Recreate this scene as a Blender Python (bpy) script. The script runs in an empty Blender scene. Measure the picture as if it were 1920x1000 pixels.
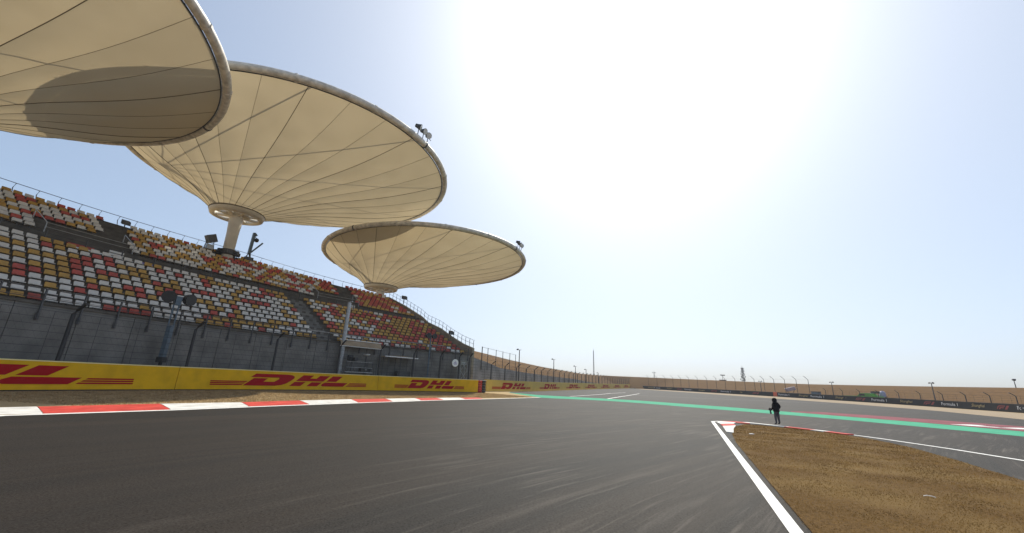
import bpy, bmesh, math, random
import numpy as np
from mathutils import Vector, Matrix
from mathutils.geometry import tessellate_polygon

random.seed(7); rng = np.random.default_rng(7)
PI = math.pi; R_ = math.radians
scene = bpy.context.scene
COL = scene.collection

# ------------------------------------------------------------------ camera
cam_d = bpy.data.cameras.new('camera'); cam = bpy.data.objects.new('camera', cam_d); COL.objects.link(cam)
cam_d.sensor_width = 36.0; cam_d.lens = 14.006; cam_d.clip_start = 0.05; cam_d.clip_end = 9000
_p, _r = R_(16.22), R_(2.35)
_fw = Vector((0, math.cos(_p), math.sin(_p))); _u0 = Vector((0, -math.sin(_p), math.cos(_p))); _r0 = Vector((1, 0, 0))
_rt = _r0*math.cos(_r) + _u0*math.sin(_r); _up = -_r0*math.sin(_r) + _u0*math.cos(_r)
cam.matrix_world = Matrix(((_rt.x, _up.x, -_fw.x, 0), (_rt.y, _up.y, -_fw.y, 0), (_rt.z, _up.z, -_fw.z, 2.0), (0, 0, 0, 1)))
scene.camera = cam

# ------------------------------------------------------------------ sky, sun, exposure
SUN_EL, SUN_AZ = R_(48.5), R_(19)          # azimuth measured from +Y towards +X
world = bpy.data.worlds.new('World'); scene.world = world; world.use_nodes = True
wn = world.node_tree; wn.nodes.clear()
sky = wn.nodes.new('ShaderNodeTexSky'); sky.sky_type = 'NISHITA'; sky.sun_disc = False
sky.sun_elevation = SUN_EL; sky.sun_rotation = SUN_AZ
sky.altitude = 0; sky.air_density = 0.65; sky.dust_density = 2.6; sky.ozone_density = 10.0
bg = wn.nodes.new('ShaderNodeBackground'); bg.inputs['Strength'].default_value = 0.15
wo = wn.nodes.new('ShaderNodeOutputWorld')
gm = wn.nodes.new('ShaderNodeGamma'); gm.inputs[1].default_value = 0.52      # hazy air: an even softening of the whole sky's contrast
wn.links.new(sky.outputs[0], gm.inputs[0]); wn.links.new(gm.outputs[0], bg.inputs[0]); wn.links.new(bg.outputs[0], wo.inputs[0])
sun_d = bpy.data.lights.new('sun', 'SUN'); sun = bpy.data.objects.new('sun', sun_d); COL.objects.link(sun)
sun_d.energy = 2.0; sun_d.angle = R_(0.6); sun_d.color = (1.0, 0.95, 0.87)
_sd = Vector((math.cos(SUN_EL)*math.sin(SUN_AZ), math.cos(SUN_EL)*math.cos(SUN_AZ), math.sin(SUN_EL)))
sun.rotation_euler = _sd.to_track_quat('Z', 'Y').to_euler(); sun.location = (0, 0, 80)
scene.view_settings.view_transform = 'Standard'; scene.view_settings.look = 'None'
scene.view_settings.gamma = 1; scene.view_settings.exposure = 1.45; scene.view_settings.use_curve_mapping = False
scene.view_settings.use_white_balance = True; scene.view_settings.white_balance_temperature = 6800; scene.view_settings.white_balance_tint = 6
scene.cycles.max_bounces = 8; scene.cycles.transparent_max_bounces = 8

HAZE = 0.0003
# ------------------------------------------------------------------ materials
MATS = {}
def mat(name, color, rough=0.7, spec=0.5, metal=0.0, var=0.0, scale=4.0, bump=0.0, bscale=40.0, var2=None, dirt=0.0):
    """Principled with optional noise colour variation and bump."""
    if name in MATS: return MATS[name]
    m = bpy.data.materials.new(name); m.use_nodes = True; nt = m.node_tree
    b = nt.nodes['Principled BSDF']; b.inputs['Roughness'].default_value = rough
    b.inputs['Metallic'].default_value = metal; b.inputs['Specular IOR Level'].default_value = spec
    c4 = (*color, 1)
    if var or var2:
        tc = nt.nodes.new('ShaderNodeNewGeometry')
        n = nt.nodes.new('ShaderNodeTexNoise'); n.inputs['Scale'].default_value = scale; n.inputs['Detail'].default_value = 6
        nt.links.new(tc.outputs['Position'], n.inputs['Vector'])
        r = nt.nodes.new('ShaderNodeValToRGB'); r.color_ramp.elements[0].position = 0.32; r.color_ramp.elements[1].position = 0.68
        a = tuple(max(0, c*(1-var)) for c in color); z = var2 if var2 else tuple(min(1, c*(1+var)) for c in color)
        r.color_ramp.elements[0].color = (*a, 1); r.color_ramp.elements[1].color = (*z, 1)
        nt.links.new(n.outputs['Fac'], r.inputs['Fac']); nt.links.new(r.outputs['Color'], b.inputs['Base Color'])
    else:
        b.inputs['Base Color'].default_value = c4
    if bump:
        tc2 = nt.nodes.new('ShaderNodeNewGeometry'); n2 = nt.nodes.new('ShaderNodeTexNoise'); n2.inputs['Scale'].default_value = bscale
        n2.inputs['Detail'].default_value = 4; nt.links.new(tc2.outputs['Position'], n2.inputs['Vector'])
        bp = nt.nodes.new('ShaderNodeBump'); bp.inputs['Strength'].default_value = bump; bp.inputs['Distance'].default_value = 0.02
        nt.links.new(n2.outputs['Fac'], bp.inputs['Height']); nt.links.new(bp.outputs['Normal'], b.inputs['Normal'])
    MATS[name] = m; return m

def asphalt_mat():
    m = bpy.data.materials.new('asphalt'); m.use_nodes = True; nt = m.node_tree; L = nt.links.new; N = nt.nodes.new
    b = nt.nodes['Principled BSDF']
    geo = N('ShaderNodeNewGeometry')
    sx = N('ShaderNodeSeparateXYZ'); L(geo.outputs['Position'], sx.inputs[0])
    def lin(a, b, c=0.0):
        m1 = N('ShaderNodeMath'); m1.operation = 'MULTIPLY'; m1.inputs[1].default_value = a; L(sx.outputs[0], m1.inputs[0])
        m2 = N('ShaderNodeMath'); m2.operation = 'MULTIPLY_ADD'; m2.inputs[1].default_value = b; L(sx.outputs[1], m2.inputs[0]); L(m1.outputs[0], m2.inputs[2]); return m2.outputs[0]
    def times(x, y):
        q = N('ShaderNodeMath'); q.operation = 'MULTIPLY'; L(x, q.inputs[0])
        if isinstance(y, float): q.inputs[1].default_value = y
        else: L(y, q.inputs[1])
        return q.outputs[0]
    def plus(x, y):
        q = N('ShaderNodeMath'); q.operation = 'ADD'; L(x, q.inputs[0]); L(y, q.inputs[1]); return q.outputs[0]
    al = R_(55); along = lin(math.cos(al), math.sin(al)); across0 = lin(-math.sin(al), math.cos(al))
    wob = N('ShaderNodeTexNoise'); wob.inputs['Scale'].default_value = 0.035; wob.inputs['Detail'].default_value = 1; L(geo.outputs['Position'], wob.inputs['Vector'])
    across = plus(across0, times(times(along, along), 0.004))      # the marks bend gently to the right
    across = plus(across, times(wob.outputs['Fac'], 5.0))
    def streak(rs, ts, seed, lo, hi, detail=4):
        cb = N('ShaderNodeCombineXYZ'); L(times(across, rs), cb.inputs[0]); L(times(along, ts), cb.inputs[1]); cb.inputs[2].default_value = seed
        n = N('ShaderNodeTexNoise'); n.inputs['Scale'].default_value = 1; n.inputs['Detail'].default_value = detail; L(cb.outputs[0], n.inputs['Vector'])
        mr = N('ShaderNodeMapRange'); mr.inputs[1].default_value = lo; mr.inputs[2].default_value = hi; L(n.outputs['Fac'], mr.inputs[0]); return mr.outputs[0]
    light = streak(2.6, 0.20, 3.0, 0.54, 0.80, 4)
    light_b = streak(7.5, 0.30, 33.0, 0.56, 0.80, 3)
    light2 = streak(0.7, 0.05, 9.0, 0.46, 0.75)
    dark = streak(0.5, 0.035, 17.0, 0.44, 0.66, 5)
    dark2 = streak(2.2, 0.03, 27.0, 0.54, 0.70, 3)
    dark3 = streak(6.0, 0.04, 41.0, 0.57, 0.76, 2)
    # the scuffed patch where cars turn towards the island
    sc1 = N('ShaderNodeMapRange'); sc1.interpolation_type = 'SMOOTHSTEP'; sc1.inputs[1].default_value = -9.0; sc1.inputs[2].default_value = 3.0; L(sx.outputs[0], sc1.inputs[0])
    pat = N('ShaderNodeTexNoise'); pat.inputs['Scale'].default_value = 0.16; pat.inputs['Detail'].default_value = 3; L(geo.outputs['Position'], pat.inputs['Vector'])
    pm = N('ShaderNodeMapRange'); pm.inputs[1].default_value = 0.34; pm.inputs[2].default_value = 0.54; L(pat.outputs['Fac'], pm.inputs[0])
    patch = times(sc1.outputs[0], pm.outputs[0]); light, light_b = times(light, patch), times(light_b, patch)
    grain = N('ShaderNodeTexNoise'); grain.inputs['Scale'].default_value = 13; grain.inputs['Detail'].default_value = 5; grain.inputs['Roughness'].default_value = 0.8; L(geo.outputs['Position'], grain.inputs['Vector'])
    grm = N('ShaderNodeMapRange'); grm.inputs[1].default_value = 0.36; grm.inputs[2].default_value = 0.66; L(grain.outputs['Fac'], grm.inputs[0])
    fine = N('ShaderNodeTexNoise'); fine.inputs['Scale'].default_value = 30; fine.inputs['Detail'].default_value = 5; fine.inputs['Roughness'].default_value = 0.8
    L(geo.outputs['Position'], fine.inputs['Vector'])
    big = N('ShaderNodeTexNoise'); big.inputs['Scale'].default_value = 0.12; big.inputs['Detail'].default_value = 4; L(geo.outputs['Position'], big.inputs['Vector'])
    r0 = N('ShaderNodeValToRGB'); r0.color_ramp.elements[0].position = 0.3; r0.color_ramp.elements[1].position = 0.72
    r0.color_ramp.elements[0].color = (0.0025, 0.0019, 0.0015, 1); r0.color_ramp.elements[1].color = (0.026, 0.0185, 0.0132, 1)
    L(fine.outputs['Fac'], r0.inputs[0])
    def mix(c, fac, col, amt):
        mm = N('ShaderNodeMath'); mm.operation = 'MULTIPLY'; mm.inputs[1].default_value = amt; L(fac, mm.inputs[0])
        x = N('ShaderNodeMix'); x.data_type = 'RGBA'; L(mm.outputs[0], x.inputs['Factor']); L(c, x.inputs['A']); x.inputs['B'].default_value = (*col, 1)
        return x.outputs['Result']
    c = r0.outputs[0]
    mb = N('ShaderNodeMapRange'); mb.inputs[1].default_value = 0.35; mb.inputs[2].default_value = 0.7; L(big.outputs['Fac'], mb.inputs[0])
    c = mix(c, mb.outputs[0], (0.019, 0.0145, 0.0115), 0.45)
    c = mix(c, grm.outputs[0], (0.026, 0.0195, 0.015), 0.45)
    c = mix(c, light2, (0.030, 0.0228, 0.0175), 0.55)
    c = mix(c, dark, (0.008, 0.007, 0.0065), 0.7)
    c = mix(c, dark2, (0.006, 0.0056, 0.0053), 0.6)
    c = mix(c, dark3, (0.004, 0.0036, 0.0033), 0.55)
    c = mix(c, light, (0.14, 0.118, 0.10), 0.40)
    c = mix(c, light_b, (0.16, 0.136, 0.116), 0.44)
    L(c, b.inputs['Base Color'])
    rr = N('ShaderNodeMapRange'); rr.inputs[3].default_value = 0.66; rr.inputs[4].default_value = 0.84; L(fine.outputs['Fac'], rr.inputs[0]); L(rr.outputs[0], b.inputs['Roughness'])
    sm = N('ShaderNodeMapRange'); sm.inputs[1].default_value = 0.34; sm.inputs[2].default_value = 0.66; sm.inputs[3].default_value = 0.02; sm.inputs[4].default_value = 0.34; L(fine.outputs['Fac'], sm.inputs[0]); L(sm.outputs[0], b.inputs['Specular IOR Level'])
    bp = N('ShaderNodeBump'); bp.inputs['Strength'].default_value = 0.55; bp.inputs['Distance'].default_value = 0.012; L(fine.outputs['Fac'], bp.inputs['Height']); L(bp.outputs[0], b.inputs['Normal'])
    MATS['asphalt'] = m; return m

def grass_ground_mat(name, c1, c2, c3, s1=0.35, s2=9.0):
    m = bpy.data.materials.new(name); m.use_nodes = True; nt = m.node_tree; L = nt.links.new; N = nt.nodes.new
    b = nt.nodes['Principled BSDF']; b.inputs['Roughness'].default_value = 0.95; b.inputs['Specular IOR Level'].default_value = 0.1
    geo = N('ShaderNodeNewGeometry')
    n1 = N('ShaderNodeTexNoise'); n1.inputs['Scale'].default_value = s1; n1.inputs['Detail'].default_value = 7; L(geo.outputs['Position'], n1.inputs['Vector'])
    n2 = N('ShaderNodeTexNoise'); n2.inputs['Scale'].default_value = s2; n2.inputs['Detail'].default_value = 8; n2.inputs['Roughness'].default_value = 0.75; L(geo.outputs['Position'], n2.inputs['Vector'])
    r = N('ShaderNodeValToRGB'); r.color_ramp.elements[0].position = 0.33; r.color_ramp.elements[1].position = 0.66
    r.color_ramp.elements[0].color = (*c1, 1); r.color_ramp.elements[1].color = (*c2, 1); L(n2.outputs['Fac'], r.inputs[0])
    mr = N('ShaderNodeMapRange'); mr.inputs[1].default_value = 0.42; mr.inputs[2].default_value = 0.68; L(n1.outputs['Fac'], mr.inputs[0])
    x = N('ShaderNodeMix'); x.data_type = 'RGBA'; L(mr.outputs[0], x.inputs['Factor']); L(r.outputs[0], x.inputs['A']); x.inputs['B'].default_value = (*c3, 1)
    L(x.outputs['Result'], b.inputs['Base Color'])
    bp = N('ShaderNodeBump'); bp.inputs['Strength'].default_value = 0.7; bp.inputs['Distance'].default_value = 0.05; L(n2.outputs['Fac'], bp.inputs['Height']); L(bp.outputs[0], b.inputs['Normal'])
    MATS[name] = m; return m

def membrane_mat():
    m = bpy.data.materials.new('canopy_fabric'); m.use_nodes = True; nt = m.node_tree; nt.nodes.clear(); L = nt.links.new; N = nt.nodes.new
    geo = N('ShaderNodeNewGeometry'); n = N('ShaderNodeTexNoise'); n.inputs['Scale'].default_value = 0.25; n.inputs['Detail'].default_value = 5; L(geo.outputs['Position'], n.inputs['Vector'])
    r = N('ShaderNodeValToRGB'); r.color_ramp.elements[0].position = 0.3; r.color_ramp.elements[1].position = 0.7
    r.color_ramp.elements[0].color = (0.345, 0.272, 0.165, 1); r.color_ramp.elements[1].color = (0.405, 0.322, 0.198, 1); L(n.outputs['Fac'], r.inputs[0])
    d = N('ShaderNodeBsdfDiffuse'); d.inputs['Color'].default_value = (0.62, 0.55, 0.42, 1)
    t = N('ShaderNodeBsdfTranslucent'); L(r.outputs[0], t.inputs['Color'])
    mx = N('ShaderNodeMixShader'); mx.inputs[0].default_value = 0.40; L(d.outputs[0], mx.inputs[1]); L(t.outputs[0], mx.inputs[2])
    o = N('ShaderNodeOutputMaterial'); L(mx.outputs[0], o.inputs[0]); MATS['canopy_fabric'] = m; return m

M_asphalt = asphalt_mat()
M_dry = grass_ground_mat('dry_grass_ground', (0.24, 0.17, 0.092), (0.48, 0.355, 0.20), (0.37, 0.275, 0.15))
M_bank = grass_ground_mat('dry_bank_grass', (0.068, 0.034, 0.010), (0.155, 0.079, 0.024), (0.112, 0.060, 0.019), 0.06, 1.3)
M_verge = grass_ground_mat('gravel_verge', (0.22, 0.17, 0.115), (0.38, 0.30, 0.21), (0.27, 0.21, 0.15), 0.2, 4.0)
M_blade = mat('dry_grass_blades', (0.142, 0.080, 0.025), 0.9, 0.1, var=0.35, scale=1.1, var2=(0.29, 0.178, 0.066))
def make_translucent(m, f, tint=1.0):
    nt = m.node_tree; b = nt.nodes['Principled BSDF']; o = nt.nodes['Material Output']; t = nt.nodes.new('ShaderNodeBsdfTranslucent')
    for l in b.inputs['Base Color'].links: nt.links.new(l.from_socket, t.inputs['Color'])
    x = nt.nodes.new('ShaderNodeMixShader'); x.inputs[0].default_value = f; nt.links.new(b.outputs[0], x.inputs[1]); nt.links.new(t.outputs[0], x.inputs[2]); nt.links.new(x.outputs[0], o.inputs['Surface'])
M_blade2 = mat('sunlit_grass_blades', (0.30, 0.205, 0.105), 0.9, 0.1, var=0.3, scale=1.2, var2=(0.46, 0.34, 0.19))  # lighter copy of the blades: sunlight painted in against the canopy's shade
make_translucent(M_blade, 0.45); make_translucent(M_blade2, 0.4)
M_fabric = membrane_mat()
M_rim = mat('weathered_steel_tube', (0.58, 0.54, 0.48), 0.5, 0.5, 0.0, var=0.28, scale=1.6)
M_colm = mat('painted_column', (0.62, 0.56, 0.46), 0.55, var=0.1, scale=0.8)
M_seam = mat('seam_webbing', (0.15, 0.125, 0.085), 0.9)
M_black = mat('black_metal', (0.022, 0.022, 0.024), 0.55, var=0.2, scale=6)
M_dgrey = mat('dark_grey_steel', (0.075, 0.075, 0.078), 0.5, 0.5, 0.3, var=0.2, scale=5)
M_galv = mat('galvanised_steel', (0.36, 0.37, 0.38), 0.45, 0.5, 0.6, var=0.2, scale=4)
M_bluegrey = mat('blue_grey_paint', (0.085, 0.125, 0.165), 0.5, var=0.2, scale=3)
M_conc = mat('concrete', (0.175, 0.168, 0.155), 0.9, 0.2, var=0.22, scale=0.7, bump=0.25, bscale=14)
M_concd = mat('weathered_shaded_concrete', (0.105, 0.095, 0.082), 0.92, 0.2, var=0.3, scale=0.9, bump=0.25, bscale=12)  # dark tone holds dirt and painted-in shade of the seat terraces
M_wall2 = mat('grey_retaining_concrete', (0.25, 0.25, 0.245), 0.9, 0.2, var=0.25, scale=0.35)
M_sw = mat('seat_white_plastic', (0.58, 0.555, 0.515), 0.5, var=0.13, scale=0.9)
M_so = mat('seat_ochre_plastic', (0.42, 0.235, 0.035), 0.5, var=0.2, scale=0.9)
M_sr = mat('seat_red_plastic', (0.40, 0.055, 0.032), 0.5, var=0.22, scale=0.9)
M_yel = mat('yellow_vinyl', (0.72, 0.40, 0.006), 0.6, 0.15, var=0.10, scale=0.9, bump=0.5, bscale=0.9)
M_yel2 = mat('hazed_yellow_vinyl', (0.60, 0.39, 0.05), 0.55, 0.4, var=0.10, scale=0.3)  # browner than the near vinyl: distance haze put into the colour
M_redp = mat('red_print', (0.38, 0.006, 0.010), 0.7, 0.08)
M_cap = mat('sunlit_yellow_edge', (0.84, 0.70, 0.30), 0.5)  # lighter yellow paints the sun catching the barrier top
M_kred = mat('kerb_red_paint', (0.50, 0.042, 0.032), 0.75, 0.2, var=0.28, scale=1.6, var2=(0.58, 0.062, 0.046))
M_kwht = mat('kerb_white_paint', (0.66, 0.64, 0.61), 0.75, 0.2, var=0.30, scale=1.4, var2=(0.70, 0.68, 0.65))
M_line = mat('white_line_paint', (0.72, 0.71, 0.69), 0.7, var=0.12, scale=3)
M_green = mat('green_track_paint', (0.05, 0.30, 0.18), 0.85, 0.12, var=0.15, scale=0.8)
M_pink = mat('dark_red_track_paint', (0.20, 0.068, 0.080), 0.9, 0.1, var=0.22, scale=0.7)
M_bkb = mat('black_vinyl', (0.010, 0.011, 0.014), 0.6, 0.2, var=0.25, scale=0.4)
M_wprint = mat('white_print', (0.75, 0.76, 0.78), 0.5)
M_gold = mat('gold_print', (0.42, 0.32, 0.12), 0.5)
M_redlogo = mat('bright_red_print', (0.22, 0.014, 0.016), 0.5)
M_orange = mat('orange_plastic', (0.58, 0.085, 0.018), 0.55)
M_lime = mat('bright_green_paint', (0.085, 0.33, 0.022), 0.35, var=0.15, scale=0.6)
M_glass = mat('dark_glass', (0.03, 0.035, 0.04), 0.12, 0.6)
M_canvas = mat('tan_canvas', (0.30, 0.23, 0.155), 0.9, var=0.15, scale=1.0)
M_whitep = mat('white_paint', (0.78, 0.78, 0.77), 0.5)
M_purple = mat('purple_paint', (0.25, 0.18, 0.42), 0.6)
M_lilac = mat('lilac_panel', (0.40, 0.38, 0.50), 0.6)
M_jacket = mat('black_jacket_cloth', (0.010, 0.010, 0.011), 0.85, 0.2)
M_trous = mat('grey_trouser_cloth', (0.085, 0.080, 0.088), 0.9, 0.15, var=0.2, scale=10)
M_skin = mat('skin', (0.45, 0.27, 0.18), 0.6)
M_lens = mat('lamp_glass', (0.55, 0.56, 0.56), 0.25, 0.5)

# ------------------------------------------------------------------ mesh helpers
class MB:
    """collects faces, then builds one mesh object"""
    def __init__(s): s.v = []; s.f = []; s.m = []
    def face(s, pts, mi=0):
        n = len(s.v); s.v += [tuple(p) for p in pts]; s.f.append(tuple(range(n, n+len(pts)))); s.m.append(mi)
    def box(s, c, sz, mi=0, rz=0.0, M=None):
        hx, hy, hz = sz[0]/2, sz[1]/2, sz[2]/2; ca, sa = math.cos(rz), math.sin(rz); n = len(s.v)
        for z in (-hz, hz):
            for x, y in ((-hx, -hy), (hx, -hy), (hx, hy), (-hx, hy)):
                p = Vector((c[0]+x*ca-y*sa, c[1]+x*sa+y*ca, c[2]+z)); s.v.append(tuple(M @ p) if M else tuple(p))
        for q in ((0,3,2,1),(4,5,6,7),(0,1,5,4),(1,2,6,5),(2,3,7,6),(3,0,4,7)): s.f.append(tuple(n+i for i in q)); s.m.append(mi)
    def tube(s, pts, r, n=6, mi=0, caps=True, closed=False):
        pts = [Vector(p) for p in pts]; k = len(pts); rr = r if isinstance(r, (list, tuple)) else [r]*k; base = len(s.v)
        for i, p in enumerate(pts):
            a = pts[(i-1) % k] if (i > 0 or closed) else p; b = pts[(i+1) % k] if (i < k-1 or closed) else p
            t = (b-a).normalized() if (b-a).length > 1e-9 else Vector((0,0,1))
            up = Vector((0,0,1)) if abs(t.z) < 0.95 else Vector((1,0,0))
            u = t.cross(up).normalized(); w = u.cross(t)
            for j in range(n):
                a_ = 2*PI*j/n + PI/n; s.v.append(tuple(p + (u*math.cos(a_)+w*math.sin(a_))*rr[i]))
        for i in range(k if closed else k-1):
            i2 = (i+1) % k
            for j in range(n):
                s.f.append((base+i*n+j, base+i2*n+j, base+i2*n+(j+1) % n, base+i*n+(j+1) % n)); s.m.append(mi)
        if caps and not closed:
            s.f.append(tuple(base+j for j in range(n))); s.m.append(mi)
            s.f.append(tuple(base+(k-1)*n+j for j in reversed(range(n)))); s.m.append(mi)
    def lathe(s, prof, c=(0,0,0), n=24, mi=0):
        base = len(s.v)
        for r, z in prof:
            for j in range(n): a = 2*PI*j/n; s.v.append((c[0]+r*math.cos(a), c[1]+r*math.sin(a), c[2]+z))
        for i in range(len(prof)-1):
            for j in range(n): s.f.append((base+i*n+j, base+i*n+(j+1) % n, base+(i+1)*n+(j+1) % n, base+(i+1)*n+j)); s.m.append(mi)
    def grid(s, rows, mi=0, flip=False):
        base = len(s.v); w = len(rows[0])
        for r in rows: s.v += [tuple(p) for p in r]
        for i in range(len(rows)-1):
            for j in range(w-1):
                q = (base+i*w+j, base+i*w+j+1, base+(i+1)*w+j+1, base+(i+1)*w+j); s.f.append(q[::-1] if flip else q); s.m.append(mi)
    def poly(s, pts2, fn, mi=0):
        """concave polygon in 2-D, mapped to 3-D by fn"""
        tris = tessellate_polygon([[Vector((p[0], p[1], 0)) for p in pts2]]); base = len(s.v)
        s.v += [tuple(fn(*p)) for p in pts2]
        for t in tris: s.f.append(tuple(base+i for i in t)); s.m.append(mi)
    def prism(s, pts2, fn0, fn1, mi=0):
        s.poly(pts2, fn0, mi); s.poly(pts2, fn1, mi); n = len(pts2)
        for i in range(n):
            a, b = pts2[i], pts2[(i+1) % n]; s.face([fn0(*a), fn0(*b), fn1(*b), fn1(*a)], mi)
    def mesh(s, name, mats, smooth=False):
        me = bpy.data.meshes.new(name); me.from_pydata(s.v, [], s.f)
        for m in (mats if isinstance(mats, (list, tuple)) else [mats]): me.materials.append(m)
        if any(s.m): me.polygons.foreach_set('material_index', s.m)
        if smooth: me.polygons.foreach_set('use_smooth', [True]*len(me.polygons))
        me.update(); return me
    def build(s, name, mats, parent=None, smooth=False): return link(name, s.mesh(name, mats, smooth), parent)

def link(name, data, parent=None, loc=None, rz=None):
    o = bpy.data.objects.new(name, data); COL.objects.link(o)
    if parent: o.parent = parent
    if loc is not None: o.location = loc
    if rz is not None: o.rotation_euler = (0, 0, rz)
    return o
def tag(o, label=None, cat=None, group=None, kind=None):
    if label: o['label'] = label
    if cat: o['category'] = cat
    if group: o['group'] = group
    if kind: o['kind'] = kind
    return o
def thing(name, label, cat, group=None, loc=(0,0,0), rz=0): return tag(link(name, None, None, loc, rz), label, cat, group)
def struct(o): o['kind'] = 'structure'; return o

# ------------------------------------------------------------------ layout of the circuit (metres)
def gz(y):
    t = min(max(0.0, y-100), 190); return 0.0095*t*t/(t+20) if t > 0 else 0.0
YL = [-400, -60, -30, -10, 0, 5, 10, 15, 20, 25, 30, 35, 40, 45, 50, 55, 60, 63, 70, 78, 85, 92, 100, 104, 108, 112, 118, 125, 132, 140, 150, 160, 175, 190, 205, 220, 240, 260, 280, 290, 3500]
CX, CY, RR = 37.88, 13.21, 74.88           # centre and radius of the left-hand barrier's bend
def arc(th, d, z=0.0):
    t = R_(th); return Vector((CX+(RR+d)*math.cos(t), CY+(RR+d)*math.sin(t), z))
BAR2 = [(-8.6,78),(-4.2,86.0),(0.0,93.7),(6.9,108.4),(16.9,132.5),(32.2,168.0),(55.6,217.4),(84.2,276.4),(90,288)]
RBAR = [(78,285),(83.8,272.8),(94.7,254.9),(103.4,230.5),(109.6,213.8),(114.9,199.3),(119.6,169.3),(122.5,147.8),(121,119.0),(111.3,89.9),(95,62)]
class Path:
    """smooth polyline parametrised by length, with a left-hand offset"""
    def __init__(s, pts, sub=10):
        P = [Vector((x, y)) for x, y in pts]; out = []
        for i in range(len(P)-1):
            p0, p1, p2, p3 = P[max(i-1, 0)], P[i], P[i+1], P[min(i+2, len(P)-1)]
            for k in range(sub):
                t = k/sub; out.append(0.5*((2*p1)+(p2-p0)*t+(2*p0-5*p1+4*p2-p3)*t*t+(3*p1-p0-3*p2+p3)*t**3))
        out.append(P[-1]); s.p = out; s.s = [0.0]
        for a, b in zip(out[:-1], out[1:]): s.s.append(s.s[-1]+(b-a).length)
        s.len = s.s[-1]
    def at(s, q, off=0.0, z=0.0, rel=True):
        q0 = min(max(q, 0), s.len); i = min(int(np.searchsorted(s.s, q0, side='right'))-1, len(s.p)-2); i = max(i, 0)
        a, b = s.p[i], s.p[i+1]; t = (q-s.s[i])/max(1e-9, s.s[i+1]-s.s[i]); p = a+(b-a)*t
        d = (s.p[min(i+2, len(s.p)-1)]-s.p[max(i-1, 0)]).normalized(); x, y = p.x-d.y*off, p.y+d.x*off
        return Vector((x, y, (gz(y) if rel else 0)+z))
    def ang(s, q):
        a, b = s.at(q-0.5), s.at(q+0.5); return math.atan2(b.y-a.y, b.x-a.x)
P2 = Path(BAR2); PR = Path(RBAR)

def interp(pts, y):
    ys = [p[1] for p in pts]; xs = [p[0] for p in pts]; return float(np.interp(y, ys, xs))
KOUT = [(-19.8,16.8),(-19.1,17.7),(-17.0,21.6),(-15.4,25.4),(-13.6,29.2),(-11.7,33.3),(-9.9,36.7),(-8.2,40.4),(-6.5,43.3),(-4.6,46.5),(-2.8,49.6)]
LEFT = [(-2, -60), (-14, -20), (-19, 0), (-20.3, 10)] + KOUT + [(4.2,62.0),(5.0,63.2),(3.4,70),(0.6,85.0),(0.75,93.7)] + [(x+0.6, y) for x, y in BAR2[3:-1]]
RIGHT = [(10,-60),(20,-20),(33,5),(50,30),(67.1,54.4),(83.1,81.3),(93.1,112.0),(92.5,130.8),(90.0,155.3),(85.8,190.1),(81.0,215.4),(78,240),(80,262),(84.8,276.4)]

# ground: one sheet to the horizon
mb = MB(); xs = [-3500, -600, -200, -100, -60, -30, 0, 30, 60, 100, 150, 220, 400, 3500]
mb.grid([[(x, y, gz(y)) for x in xs] for y in YL], flip=False)
struct(mb.build('ground', M_dry))
# race track asphalt
mb = MB(); rows = []
for y in [v for v in YL if -60 <= v <= 276] + [276.4]:
    a, b = interp(LEFT, y), interp(RIGHT, y); n = 14
    rows.append([(a+(b-a)*k/n, y, gz(y)+0.004) for k in range(n+1)])
ys2 = sorted(set([r[0][1] for r in rows]))
mb.grid(rows); struct(mb.build('track', M_asphalt))
# pale gravel verge at the foot of the black barrier
mb = MB(); rows = []
VR = [(40,5),(60,30),(84,54.4),(108.5,89.9),(118.2,119),(119.7,147.8),(117,169.3),(112.4,199.3),(107.2,213.8),(101.0,230.5),(92.6,254.9),(84.9,274)]
for y in [v for v in YL if 5 <= v <= 262]:
    a, b = interp(RIGHT, y)+0.0, interp(VR, y)+1.5; rows.append([(a+(b-a)*k/4, y, gz(y)+0.008) for k in range(5)])
mb.grid(rows); struct(mb.build('gravel_verge', M_verge))

def strip(name, A, B, m, z, n=24, sub=True):
    """painted sheet between two polylines"""
    def res(P):
        P = [Vector((x, y)) for x, y in P]; L = [0]
        for a, b in zip(P[:-1], P[1:]): L.append(L[-1]+(b-a).length)
        o = []
        for k in range(n+1):
            q = L[-1]*k/n; i = min(max(int(np.searchsorted(L, q, side='right'))-1, 0), len(P)-2); t = (q-L[i])/max(1e-9, L[i+1]-L[i]); o.append(P[i]+(P[i+1]-P[i])*t)
        return o
    mb = MB(); ra, rb_ = res(A), res(B)
    mb.grid([[(p.x, p.y, gz(p.y)+z) for p in ra], [(p.x, p.y, gz(p.y)+z) for p in rb_]]); return struct(mb.build(name, m))
GT = [(0.3,85.5),(5.7,76.0),(9.9,73.1),(15.3,71.1),(21.4,67.5),(29.5,55.2),(34.1,44.4),(37.1,37.5),(38.2,31.2),(38.4,24),(37.8,12)]
GB = [(0.3,84.2),(5.2,61.6),(8.3,61.4),(14.2,60.7),(17.8,57.0),(24.0,46.8),(29.2,38.9),(31.4,31.8),(32.6,26.8),(33.0,20),(32.6,10)]
strip('green_painted_strip', GT, GB, M_green, 0.010, 40)
strip('dark_red_painted_strip', [(34.0,50.2),(38.8,51.7),(44.1,44.5),(46.6,38.1),(47.5,28),(47,14)], [(32.6,48.0),(33.8,45.3),(37.3,37.6),(38.6,31.4),(38.8,24),(38.2,12)], M_pink, 0.014, 30)
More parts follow.
